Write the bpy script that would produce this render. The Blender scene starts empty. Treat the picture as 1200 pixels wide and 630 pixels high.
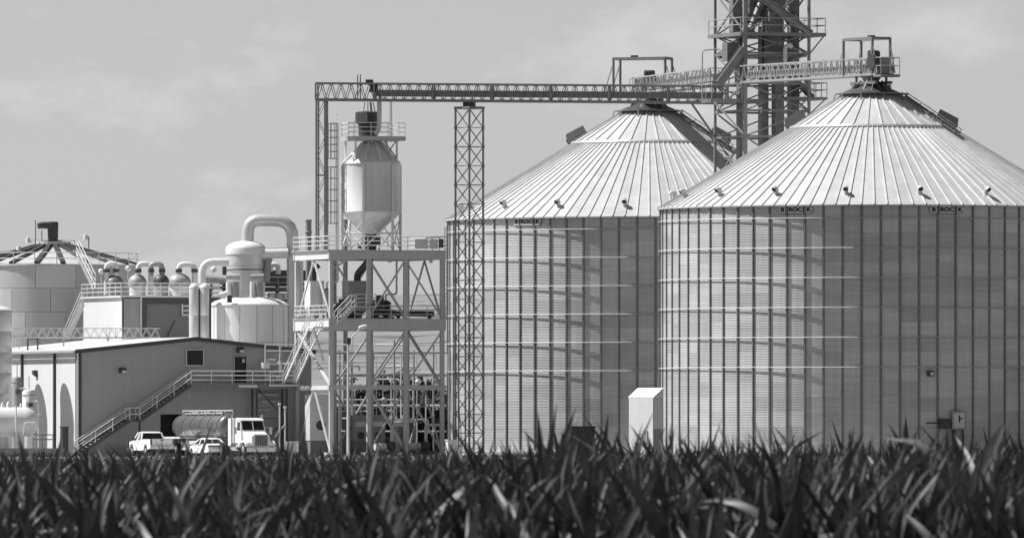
import bpy, math, random
import numpy as np
from mathutils import Vector, Matrix

random.seed(7)
RNG = np.random.default_rng(11)
R = math.radians
SC = bpy.context.scene
COL = SC.collection

# ------------------------------------------------------------------ camera
F, HZ, HC = 12800.0, 515.0, 1.75          # focal length in photo pixels, horizon row, eye height
GZ = 0.5                                   # level of the works yard
cam_d = bpy.data.cameras.new('camera')
cam = bpy.data.objects.new('camera', cam_d)
COL.objects.link(cam)
cam.location = (0, 0, HC)
cam.rotation_euler = (R(90), 0, 0)
cam_d.sensor_width = 36.0
cam_d.sensor_fit = 'HORIZONTAL'
cam_d.lens = 36.0 * F / 1200.0
cam_d.shift_y = (HZ - 315.0) / 1200.0
cam_d.clip_start = 1.0
cam_d.clip_end = 40000.0
cam_d.dof.use_dof = True
cam_d.dof.focus_distance = 850.0
cam_d.dof.aperture_fstop = 17.0
SC.camera = cam

# ------------------------------------------------------------------ world and sun
SUN_EL = R(54)
SUN_H = Vector((-0.99, 0.14, 0)).normalized()      # where the sun stands, seen from the works
w = bpy.data.worlds.new('World')
SC.world = w
w.use_nodes = True
nt = w.node_tree
for n in list(nt.nodes):
    nt.nodes.remove(n)
N = nt.nodes.new
L = nt.links.new
sky = N('ShaderNodeTexSky')
sky.sky_type = 'NISHITA'
sky.sun_disc = False
sky.sun_elevation = SUN_EL
sky.sun_rotation = math.atan2(SUN_H.x, SUN_H.y)
sky.air_density = 1.0
sky.dust_density = 0.2
sky.ozone_density = 1.0
bw = N('ShaderNodeRGBToBW')
L(sky.outputs[0], bw.inputs[0])
tc = N('ShaderNodeTexCoord')
mp = N('ShaderNodeMapping')
mp.inputs['Scale'].default_value = (40, 40, 80)
mp.inputs['Location'].default_value = (7.7, 0.0, 2.76)
L(tc.outputs['Generated'], mp.inputs[0])
nz = N('ShaderNodeTexNoise')
nz.inputs['Scale'].default_value = 1.0
nz.inputs['Detail'].default_value = 7
nz.inputs['Roughness'].default_value = 0.62
L(mp.outputs[0], nz.inputs['Vector'])
rp = N('ShaderNodeValToRGB')
rp.color_ramp.elements[0].position = 0.52
rp.color_ramp.elements[0].color = (0, 0, 0, 1)
rp.color_ramp.elements[1].position = 0.72
rp.color_ramp.elements[1].color = (1, 1, 1, 1)
L(nz.outputs['Fac'], rp.inputs[0])
mu = N('ShaderNodeMath')
mu.operation = 'MULTIPLY_ADD'
mu.inputs[1].default_value = 0.27
mu.inputs[2].default_value = 1.0
L(rp.outputs[0], mu.inputs[0])
m2 = N('ShaderNodeMath')
m2.operation = 'MULTIPLY'
L(bw.outputs[0], m2.inputs[0])
L(mu.outputs[0], m2.inputs[1])
bg = N('ShaderNodeBackground')
bg.inputs['Strength'].default_value = 0.060
L(m2.outputs[0], bg.inputs['Color'])
wo = N('ShaderNodeOutputWorld')
L(bg.outputs[0], wo.inputs[0])

sun_d = bpy.data.lights.new('sun', 'SUN')
sun_d.energy = 5.0
sun_d.angle = R(0.53)
sun = bpy.data.objects.new('sun', sun_d)
COL.objects.link(sun)
to_sun = (SUN_H * math.cos(SUN_EL) + Vector((0, 0, math.sin(SUN_EL)))).normalized()
sun.rotation_euler = to_sun.to_track_quat('Z', 'Y').to_euler()
sun.location = (0, 840, 120)

SC.view_settings.view_transform = 'Standard'
SC.view_settings.look = 'None'
SC.view_settings.exposure = 0.45
SC.view_settings.gamma = 1.0
SC.render.engine = 'CYCLES'
SC.cycles.use_denoising = True
SC.cycles.max_bounces = 6
SC.cycles.diffuse_bounces = 3
SC.cycles.glossy_bounces = 3
SC.cycles.transparent_max_bounces = 4

# ------------------------------------------------------------------ materials
MATS = {}


def mat(name, base, rough=0.55, metal=0.0, var=0.12, scale=1.2, rnd=0.0, streak=0.0, bump=0.0, spec=0.5,
        sxyz=(1, 1, 1), transl=0.0, spot=None):
    """grey procedural material: base value, soft world-space mottling, vertical streaks, per-piece tone"""
    m = bpy.data.materials.new(name)
    m.use_nodes = True
    t = m.node_tree
    b = t.nodes['Principled BSDF']
    b.inputs['Roughness'].default_value = rough
    b.inputs['Metallic'].default_value = metal
    b.inputs['Specular IOR Level'].default_value = spec
    nn, ll = t.nodes.new, t.links.new
    g = nn('ShaderNodeNewGeometry')
    mpn = nn('ShaderNodeMapping')
    mpn.inputs['Scale'].default_value = sxyz
    ll(g.outputs['Position'], mpn.inputs[0])
    no = nn('ShaderNodeTexNoise')
    no.inputs['Scale'].default_value = scale
    no.inputs['Detail'].default_value = 6
    no.inputs['Roughness'].default_value = 0.62
    ll(mpn.outputs[0], no.inputs['Vector'])

    def math_(op, a, bb, c=None):
        q = nn('ShaderNodeMath')
        q.operation = op
        for i, v in enumerate((a, bb, c)):
            if v is None:
                continue
            if isinstance(v, (int, float)):
                q.inputs[i].default_value = v
            else:
                ll(v, q.inputs[i])
        return q.outputs[0]
    f = math_('MULTIPLY_ADD', math_('SUBTRACT', no.outputs['Fac'], 0.5), 2 * var * 2, 1.0)
    if streak:
        mp2 = nn('ShaderNodeMapping')
        mp2.inputs['Scale'].default_value = (5, 5, 0.25)
        ll(g.outputs['Position'], mp2.inputs[0])
        n2 = nn('ShaderNodeTexNoise')
        n2.inputs['Scale'].default_value = 1.0
        n2.inputs['Detail'].default_value = 4
        ll(mp2.outputs[0], n2.inputs['Vector'])
        f = math_('MULTIPLY', f, math_('MULTIPLY_ADD', math_('SUBTRACT', n2.outputs['Fac'], 0.5), 4 * streak, 1.0))
    if rnd:
        oi = nn('ShaderNodeObjectInfo')
        f = math_('MULTIPLY', f, math_('MULTIPLY_ADD', math_('SUBTRACT', oi.outputs['Random'], 0.5), 2 * rnd, 1.0))
    if spot:
        vo = nn('ShaderNodeTexNoise')
        vo.inputs['Scale'].default_value = spot[0]
        vo.inputs['Detail'].default_value = 3
        ll(mpn.outputs[0], vo.inputs['Vector'])
        rr = nn('ShaderNodeValToRGB')
        rr.color_ramp.elements[0].position = spot[1]
        rr.color_ramp.elements[1].position = spot[1] + 0.06
        v = spot[2]
        rr.color_ramp.elements[0].color = (1, 1, 1, 1)
        rr.color_ramp.elements[1].color = (v, v, v, 1)
        ll(vo.outputs['Fac'], rr.inputs[0])
        f = math_('MULTIPLY', f, rr.outputs[0])
    val = math_('MULTIPLY', f, base)
    cc = nn('ShaderNodeCombineColor')
    for i in range(3):
        ll(val, cc.inputs[i])
    ll(cc.outputs[0], b.inputs['Base Color'])
    if bump:
        bp = nn('ShaderNodeBump')
        bp.inputs['Strength'].default_value = bump
        bp.inputs['Distance'].default_value = 0.05
        ll(no.outputs['Fac'], bp.inputs['Height'])
        ll(bp.outputs[0], b.inputs['Normal'])
    if transl:
        tr = nn('ShaderNodeBsdfTranslucent')
        ll(cc.outputs[0], tr.inputs[0])
        mx = nn('ShaderNodeMixShader')
        mx.inputs[0].default_value = transl
        ll(b.outputs[0], mx.inputs[1])
        ll(tr.outputs[0], mx.inputs[2])
        ll(mx.outputs[0], t.nodes['Material Output'].inputs[0])
    MATS[name] = m
    return m


mat('galv_wall', 0.545, 0.42, 0.30, 0.14, 1.0, rnd=0.15, streak=0.07, sxyz=(0.25, 0.25, 4.0))
mat('stiffener_steel', 0.22, 0.55, 0.2, 0.15, 2.0, rnd=0.1)
mat('ring_steel', 0.50, 0.65, 0.0, 0.15, 2.0)
mat('galv_roof', 0.53, 0.42, 0.15, 0.13, 0.8, rnd=0.07)
mat('galv_steel', 0.42, 0.45, 0.35, 0.15, 2.0, rnd=0.08)
mat('truss_steel', 0.24, 0.5, 0.3, 0.18, 2.0, rnd=0.10)
mat('dark_steel', 0.20, 0.5, 0.2, 0.22, 1.5, rnd=0.10, streak=0.06)
mat('frame_paint', 0.46, 0.5, 0.0, 0.08, 1.2, rnd=0.04, streak=0.05)
mat('light_paint', 0.62, 0.5, 0.0, 0.08, 1.2, rnd=0.05, streak=0.04)
mat('white_paint', 0.70, 0.4, 0.0, 0.05, 1.0, streak=0.05)
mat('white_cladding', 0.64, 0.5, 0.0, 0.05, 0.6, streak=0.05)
mat('gable_shade_cladding', 0.34, 0.5, 0.0, 0.06, 0.5, streak=0.05)  # darker copy of the white cladding: the gable's shade put into the colour
mat('building_roof', 0.62, 0.5, 0.1, 0.10, 0.5)
mat('tank_paint', 0.66, 0.4, 0.0, 0.08, 0.5, rnd=0.03, streak=0.06)
mat('tank_steel', 0.68, 0.36, 0.3, 0.12, 0.3, rnd=0.09, streak=0.04)
mat('insulation', 0.62, 0.32, 0.35, 0.08, 0.8, rnd=0.05)
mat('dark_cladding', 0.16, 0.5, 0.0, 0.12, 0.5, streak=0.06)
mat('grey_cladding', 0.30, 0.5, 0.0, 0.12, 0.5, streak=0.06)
mat('machine_dark', 0.06, 0.5, 0.1, 0.2, 2.0, rnd=0.1)
mat('machine_grey', 0.30, 0.5, 0.1, 0.15, 2.0, rnd=0.1)
mat('black', 0.012, 0.6, 0.0, 0.1, 2.0)
mat('print_black', 0.02, 0.5, 0.0, 0.1, 2.0)
mat('plate', 0.62, 0.4, 0.1, 0.05, 2.0)
mat('concrete', 0.42, 0.85, 0.0, 0.2, 0.5, bump=0.3)
mat('concrete_dark', 0.22, 0.85, 0.0, 0.25, 0.6, bump=0.3)
mat('gravel', 0.15, 0.95, 0.0, 0.3, 1.5, bump=0.6)
mat('soil', 0.07, 0.95, 0.0, 0.35, 1.0, bump=0.7)
mat('hill_ground', 0.19, 0.95, 0.0, 0.22, 0.016, spot=(0.055, 0.56, 0.5))  # pale base: dry grass, plus distance haze put into the colour
mat('car_paint', 0.80, 0.22, 0.0, 0.03, 1.0)
mat('car_glass', 0.012, 0.06, 0.0, 0.0, 1.0, spec=0.6)
mat('rubber', 0.022, 0.8, 0.0, 0.2, 3.0)
mat('chrome', 0.62, 0.2, 1.0, 0.05, 2.0)
mat('stainless', 0.20, 0.34, 0.6, 0.1, 0.8)
mat('plastic_dark', 0.035, 0.55, 0.0, 0.1, 2.0)
mat('tail_lamp', 0.10, 0.25, 0.0, 0.0, 1.0)
mat('head_lamp', 0.75, 0.12, 0.3, 0.0, 1.0)
mat('corn_leaf', 0.055, 0.45, 0.0, 0.38, 7.0, rnd=0.45, transl=0.15, spec=0.32)
mat('corn_stalk', 0.075, 0.5, 0.0, 0.2, 3.0)
mat('tree_leaf', 0.075, 0.55, 0.0, 0.3, 1.0, transl=0.2)
mat('bark', 0.07, 0.9, 0.0, 0.3, 3.0)
mat('grass', 0.075, 0.7, 0.0, 0.3, 0.3, transl=0.2)


# ------------------------------------------------------------------ helpers
def thing(name, label, cat, loc, group=None):
    o = bpy.data.objects.new(name, None)
    COL.objects.link(o)
    o.empty_display_size = 0.3
    o.location = loc
    o['label'] = label
    o['category'] = cat
    if group:
        o['group'] = group
    return o


def tag(o, label, cat, group=None):
    o['label'] = label
    o['category'] = cat
    if group:
        o['group'] = group
    return o


def origin(p):
    v = Vector((0, 0, 0))
    while p is not None:
        v += p.location
        p = p.parent
    return v


class MB:
    """collects shapes in world coordinates and links them as one mesh object"""

    def __init__(s):
        s.v, s.f = [], []

    def add(s, vs, fs):
        o = len(s.v)
        s.v += [tuple(x) for x in vs]
        s.f += [tuple(i + o for i in q) for q in fs]
        return s

    def box(s, c, sx, sy, sz, ax=(1, 0, 0), ay=(0, 1, 0), az=(0, 0, 1)):
        c, ax, ay, az = Vector(c), Vector(ax) * sx / 2, Vector(ay) * sy / 2, Vector(az) * sz / 2
        vs = [c + i * ax + j * ay + k * az for k in (-1, 1) for j in (-1, 1) for i in (-1, 1)]
        return s.add(vs, [(0, 2, 3, 1), (4, 5, 7, 6), (0, 1, 5, 4), (1, 3, 7, 5), (3, 2, 6, 7), (2, 0, 4, 6)])

    def bar(s, p0, p1, w_, h=None):
        p0, p1 = Vector(p0), Vector(p1)
        d = p1 - p0
        z = d.normalized()
        x = z.cross(Vector((0, 0, 1)))
        x = x.normalized() if x.length > 1e-4 else Vector((1, 0, 0))
        y = z.cross(x)
        return s.box((p0 + p1) / 2, w_, h or w_, d.length, x, y, z)

    def prism(s, poly, direction):
        """poly: world points of one face, swept by a vector"""
        n = len(poly)
        d = Vector(direction)
        a = [Vector(p) for p in poly]
        vs = a + [p + d for p in a]
        return s.add(vs, [tuple(reversed(range(n))), tuple(range(n, 2 * n))] +
                     [(i, (i + 1) % n, n + (i + 1) % n, n + i) for i in range(n)])

    def lathe(s, prof, c, n=32, a0=0.0, a1=2 * math.pi, axis=None):
        c = Vector(c)
        full = abs(a1 - a0 - 2 * math.pi) < 1e-6
        m = n if full else n + 1
        if axis is None:
            X, Y, Z = Vector((1, 0, 0)), Vector((0, 1, 0)), Vector((0, 0, 1))
        else:
            Z = Vector(axis).normalized()
            X = Z.cross(Vector((0, 0, 1)))
            X = X.normalized() if X.length > 1e-4 else Vector((1, 0, 0))
            Y = Z.cross(X)
        vs = []
        for (r, z) in prof:
            for i in range(m):
                a = a0 + (a1 - a0) * i / n
                vs.append(c + X * (r * math.cos(a)) + Y * (r * math.sin(a)) + Z * z)
        fs = []
        for k in range(len(prof) - 1):
            for i in range(n):
                j = (i + 1) % m
                fs.append((k * m + i, k * m + j, (k + 1) * m + j, (k + 1) * m + i))
        return s.add(vs, fs)

    def tube(s, pts, r, n=10, cap=True):
        pts = [Vector(p) for p in pts]
        rr = r if isinstance(r, (list, tuple)) else [r] * len(pts)
        vs, fs = [], []
        x = None
        for i, p in enumerate(pts):
            d = (pts[min(i + 1, len(pts) - 1)] - pts[max(i - 1, 0)]).normalized()
            if x is None:
                x = d.cross(Vector((0, 0, 1)))
                x = x.normalized() if x.length > 1e-3 else Vector((1, 0, 0))
            else:
                x = (x - d * x.dot(d)).normalized()
            y = d.cross(x)
            for k in range(n):
                a = 2 * math.pi * k / n
                vs.append(p + x * (rr[i] * math.cos(a)) + y * (rr[i] * math.sin(a)))
        for i in range(len(pts) - 1):
            for k in range(n):
                fs.append((i * n + k, i * n + (k + 1) % n, (i + 1) * n + (k + 1) % n, (i + 1) * n + k))
        if cap:
            fs.append(tuple(reversed(range(n))))
            b_ = (len(pts) - 1) * n
            fs.append(tuple(range(b_, b_ + n)))
        return s.add(vs, fs)

    def build(s, name, m, parent=None, smooth=False, loc=None):
        o0 = origin(parent) if parent is not None else Vector(loc or (0, 0, 0))
        me = bpy.data.meshes.new(name)
        me.from_pydata([(v[0] - o0.x, v[1] - o0.y, v[2] - o0.z) for v in s.v], [], s.f)
        me.materials.append(MATS[m])
        me.update()
        if smooth:
            me.shade_auto(smooth) if hasattr(me, 'shade_auto') else None
            set_smooth(me, 40)
        ob = bpy.data.objects.new(name, me)
        COL.objects.link(ob)
        if parent is not None:
            ob.parent = parent
        else:
            ob.location = o0
        return ob


def set_smooth(me, deg):
    me.polygons.foreach_set('use_smooth', [True] * len(me.polygons))
    try:
        me.set_sharp_from_angle(angle=R(deg))
    except Exception:
        pass


def structure(mb, name, m, smooth=False):
    o = mb.build(name, m, smooth=smooth)
    o['kind'] = 'structure'
    return o


UNIT = {}


def unit(kind, m):
    key = (kind, m)
    if key not in UNIT:
        b = MB()
        if kind == 'box':
            b.box((0, 0, 0), 1, 1, 1)
        else:
            b.lathe([(0.0, -0.5), (0.5, -0.5), (0.5, 0.5), (0.0, 0.5)], (0, 0, 0), 8)
        me = bpy.data.meshes.new(kind + '_' + m)
        me.from_pydata(b.v, [], b.f)
        me.materials.append(MATS[m])
        if kind == 'rod':
            set_smooth(me, 50)
        UNIT[key] = me
    return UNIT[key]


def bar(par, name, p0, p1, w_, m, h=None, kind='box'):
    """one straight member as an object of its own; alike members share mesh data"""
    p0, p1 = Vector(p0), Vector(p1)
    d = p1 - p0
    z = d.normalized()
    x = z.cross(Vector((0, 0, 1)))
    x = x.normalized() if x.length > 1e-4 else Vector((UX.x, UX.y, 0)).normalized()
    y = z.cross(x)
    ob = bpy.data.objects.new(name, unit(kind, m))
    COL.objects.link(ob)
    ob.parent = par
    c = (p0 + p1) / 2 - origin(par)
    M = Matrix((x, y, z)).transposed().to_4x4()
    M.translation = c
    ob.matrix_local = M @ Matrix.Diagonal((w_, h or w_, d.length, 1))
    return ob


def boxp(par, name, c, sx, sy, sz, m, ax=None, ay=None):
    b = MB()
    b.box(c, sx, sy, sz, ax or UX, ay or VX)
    return b.build(name, m, par)


# plan axes of the works: fronts run along UX, depths along VX
PHI = R(20)
UX = Vector((math.cos(PHI), math.sin(PHI), 0))
VX = Vector((-math.sin(PHI), math.cos(PHI), 0))
UP = Vector((0, 0, 1))


def W(px, py, Y):
    s = F / Y
    return Vector(((px - 600) / s, Y, HC + (HZ - py) / s))


def ZZ(py, Y):
    return HC + (HZ - py) * Y / F


def ground(px, Y):
    p = W(px, 500, Y)
    p.z = GZ
    return p


def along(c, d, px):
    """distance from c along plan direction d to the point seen in photo column px"""
    k = (px - 600) / F
    return (k * c.y - c.x) / (d.x - k * d.y)


def V(a, z):
    return Vector((a.x, a.y, z))


def railing(par, pts, m='light_paint', h=1.07, r=0.035, step=1.6, rails=3):
    for i in range(len(pts) - 1):
        a, b = Vector(pts[i]), Vector(pts[i + 1])
        n = max(1, round((b - a).length / step))
        for k in range(n + 1):
            if k == 0 and i > 0:
                continue
            p = a.lerp(b, k / n)
            bar(par, 'rail_post', p, p + UP * h, 2 * r, m, kind='rod')
        for q in range(rails):
            zz = h * (q + 1) / rails
            bar(par, 'handrail', a + UP * zz, b + UP * zz, 2 * r, m, kind='rod')


def stair(par, p0, p1, side, width, m='frame_paint', rail='light_paint', nt_=None, h=1.0, r=0.035, treadm=None):
    """flight from p0 up to p1 (near stringer); side points to the far stringer"""
    p0, p1 = Vector(p0), Vector(p1)
    sd = Vector(side) * width
    for q in (Vector((0, 0, 0)), sd):
        bar(par, 'stringer', p0 + q, p1 + q, 0.06, m, 0.26)
        n = max(1, round((p1 - p0).length / 1.7))
        for k in range(n + 1):
            p = (p0 + q).lerp(p1 + q, k / n)
            bar(par, 'rail_post', p, p + UP * h, 2 * r, rail, kind='rod')
        for zz in (h * 0.5, h):
            bar(par, 'handrail', p0 + q + UP * zz, p1 + q + UP * zz, 2 * r, rail, kind='rod')
    n = nt_ or max(3, round((p1.z - p0.z) / 0.21))
    run = (p1 - p0)
    run.z = 0
    rn = run.normalized()
    for k in range(1, n):
        c = p0.lerp(p1, k / n) + sd / 2
        b = bar(par, 'tread', c - sd * 0.46, c + sd * 0.46, 0.24, treadm or rail, 0.045)


def arc_pts(c, r, a0, a1, e1, e2, n=8):
    c = Vector(c)
    return [c + Vector(e1) * (r * math.cos(a0 + (a1 - a0) * i / n)) + Vector(e2) * (r * math.sin(a0 + (a1 - a0) * i / n))
            for i in range(n + 1)]


def pipe_path(pts, rad, n=6):
    """polyline with rounded corners"""
    pts = [Vector(p) for p in pts]
    out = [pts[0]]
    for i in range(1, len(pts) - 1):
        a, b, c = pts[i - 1], pts[i], pts[i + 1]
        d0, d1 = (a - b).normalized(), (c - b).normalized()
        t = min(rad, (a - b).length * 0.48, (c - b).length * 0.48)
        s0, s1 = b + d0 * t, b + d1 * t
        for k in range(n + 1):
            u = k / n
            out.append(s0 * (1 - u) ** 2 + b * 2 * u * (1 - u) + s1 * u * u)
    out.append(pts[-1])
    return out


def text_mesh(body, size, m, parent, pos, ax, az, name='lettering', extrude=0.004, offset=0.0, xs=1.0):
    cu = bpy.data.curves.new('t', 'FONT')
    cu.body = body
    cu.size = size
    cu.align_x = 'CENTER'
    cu.align_y = 'CENTER'
    cu.extrude = extrude
    cu.offset = offset
    cu.resolution_u = 3
    to = bpy.data.objects.new('t', cu)
    COL.objects.link(to)
    dg = bpy.context.evaluated_depsgraph_get()
    me = bpy.data.meshes.new_from_object(to.evaluated_get(dg))
    bpy.data.objects.remove(to)
    bpy.data.curves.remove(cu)
    ax, az = Vector(ax).normalized(), Vector(az).normalized()
    nn_ = ax.cross(az)
    M = Matrix((ax * xs, az, nn_)).transposed().to_4x4()
    me.transform(M)
    me.materials.clear()
    me.materials.append(MATS[m])
    me.name = name
    o = bpy.data.objects.new(name, me)
    COL.objects.link(o)
    o.parent = parent
    o.location = Vector(pos) - origin(parent)
    return o


# ================================================================== SETTING
b = MB()
E = 16000
b.add([(-E, -2000, 0), (E, -2000, 0), (E, E, 0), (-E, E, 0)], [(0, 1, 2, 3)])
structure(b, 'ground', 'soil')
b = MB()
x0, x1 = -140, 140
b.add([(x0, 790, 0.004), (x1, 790, 0.004), (x1, 803, GZ), (x0, 803, GZ), (x1, 1050, GZ), (x0, 1050, GZ),
       (x1, 1062, 0.004), (x0, 1062, 0.004)], [(0, 1, 2, 3), (3, 2, 4, 5), (5, 4, 6, 7)])
structure(b, 'yard', 'gravel')
b = MB()
b.add([(-52, 824, GZ + .006), (-12, 824, GZ + .006), (-12, 849, GZ + .006), (-52, 849, GZ + .006)], [(0, 1, 2, 3)])
structure(b, 'concrete_apron', 'concrete')

# hills far behind the works
b = MB()
nx, ny = 120, 26
hv = []
for j in range(ny):
    yy = 1700 + 110 * j
    for i in range(nx):
        xx = -900 + 1800 * i / (nx - 1)
        t = min(1, j / 10.0)
        t = t * t * (3 - 2 * t)
        hgt = 32.5 + 7 * math.exp(-((xx + 25) / 130) ** 2) + 2.2 * math.sin(xx * 0.021 + 1) + 1.2 * math.sin(xx * 0.067) \
            - 8 * (1 / (1 + math.exp((xx + 130) / 20)))
        hv.append((xx, yy, -1 + t * hgt + 0.5 * math.sin(xx * 0.2 + yy) * t))
hf = [(j * nx + i, j * nx + i + 1, (j + 1) * nx + i + 1, (j + 1) * nx + i) for j in range(ny - 1) for i in range(nx - 1)]
b.add(hv, hf)
structure(b, 'hills', 'hill_ground', smooth=True)

# ================================================================== GRAIN BINS
BR = 16.0
NS = 35
NRING = 17
SH = 1.11
EAVE = 0.03 + SH * NRING       # above the yard
SLOPE = 0.605
A_S = 2 * math.pi / NS


def rib_profile():
    pr = []
    n = 9
    k = 6
    for i in range(n * k + 1):
        z = SH * i / (n * k)
        pr.append((BR + 0.0095 * math.cos(2 * math.pi * i / k), z))
    return pr


sheet_mb = MB().lathe(rib_profile(), (0, 0, 0), 4, 0.0007, A_S - 0.0007)
sheet_me = bpy.data.meshes.new('wall_sheet')
sheet_me.from_pydata(sheet_mb.v, [], sheet_mb.f)
sheet_me.materials.append(MATS['galv_wall'])
set_smooth(sheet_me, 80)


def shared(mb, name, m, smooth=0):
    me = bpy.data.meshes.new(name)
    me.from_pydata(mb.v, [], mb.f)
    me.materials.append(MATS[m])
    if smooth:
        set_smooth(me, smooth)
    return me


def put(name, me, par, loc=(0, 0, 0), rz=0.0):
    o = bpy.data.objects.new(name, me)
    COL.objects.link(o)
    o.parent = par
    o.location = loc
    o.rotation_euler = (0, 0, rz)
    return o


# stiffener: folded hat channel standing against the wall at angle 0
sm = MB()
hs = [(BR - 0.005, -0.10), (BR + 0.012, -0.10), (BR + 0.016, -0.056), (BR + 0.095, -0.05), (BR + 0.095, 0.05), (BR + 0.016, 0.056),
      (BR + 0.012, 0.10), (BR - 0.005, 0.10)]
sm.prism([Vector((x, y, 0.02)) for x, y in hs], (0, 0, EAVE - 0.48))
stiff_me = shared(sm, 'stiffener', 'stiffener_steel')

# roof panels: tray with a raised seam on each side
N1, N2 = 105, 35
RT, RM, RE = 2.1, 6.2, 16.25


def roof_panel(n, r0, r1, lift, rib):
    a = math.pi / n
    q = MB()

    def pt(r, ang, dz):
        return Vector((r * math.cos(ang), r * math.sin(ang), (BR - r) * SLOPE + lift + dz))
    rows = []
    for r in (r0, r1):
        wr = rib / r
        rows.append([pt(r, -a, 0.09), pt(r, -a + wr, 0.09), pt(r, -a + 1.3 * wr, 0), pt(r, 0, 0), pt(r, a - 1.3 * wr, 0), pt(r, a - wr, 0.09),
                     pt(r, a, 0.09)])
    vs = rows[0] + rows[1]
    k = len(rows[0])
    fs = [(i, i + k, i + 1 + k, i + 1) for i in range(k - 1)]
    # eave turn-down
    vs += [v - Vector((0.0, 0, 0.10)) for v in rows[1]]
    fs += [(i + k, i + 2 * k, i + 1 + 2 * k, i + 1 + k) for i in range(k - 1)]
    q.add(vs, fs)
    return q


pan_low = shared(roof_panel(N1, RM - 0.1, RE, 0.0, 0.035), 'roof_panel', 'galv_roof')
pan_up = shared(roof_panel(N2, RT, RM + 0.05, 0.10, 0.045), 'roof_panel_upper', 'galv_roof')

# small gooseneck vent above the eave, opening down the slope
vm = MB()
r_ = 14.9
zb = (BR - r_) * SLOPE
vm.tube([(r_, 0, zb - 0.1), (r_, 0, zb + 0.30), (r_ + 0.07, 0, zb + 0.42), (r_ + 0.22, 0, zb + 0.46), (r_ + 0.36, 0, zb + 0.34)],
        [0.17, 0.17, 0.18, 0.20, 0.22], 10)
vent_me = shared(vm, 'roof_vent', 'galv_roof', 50)
vm = MB()
vm.lathe([(0.0, 0.002), (0.185, 0.002)], (r_ + 0.365, 0, zb + 0.336), 10, axis=(0.76, 0, -0.65))
mouth_me = shared(vm, 'vent_mouth', 'black')

ring_mb = MB()
prof = [(BR + 0.13 + 0.034 * math.cos(a), 0.034 * math.sin(a)) for a in [2 * math.pi * i / 8 for i in range(9)]]
ring_mb.lathe(prof, (0, 0, 0), 140)
ring_me = shared(ring_mb, 'wind_ring', 'ring_steel', 60)


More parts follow.
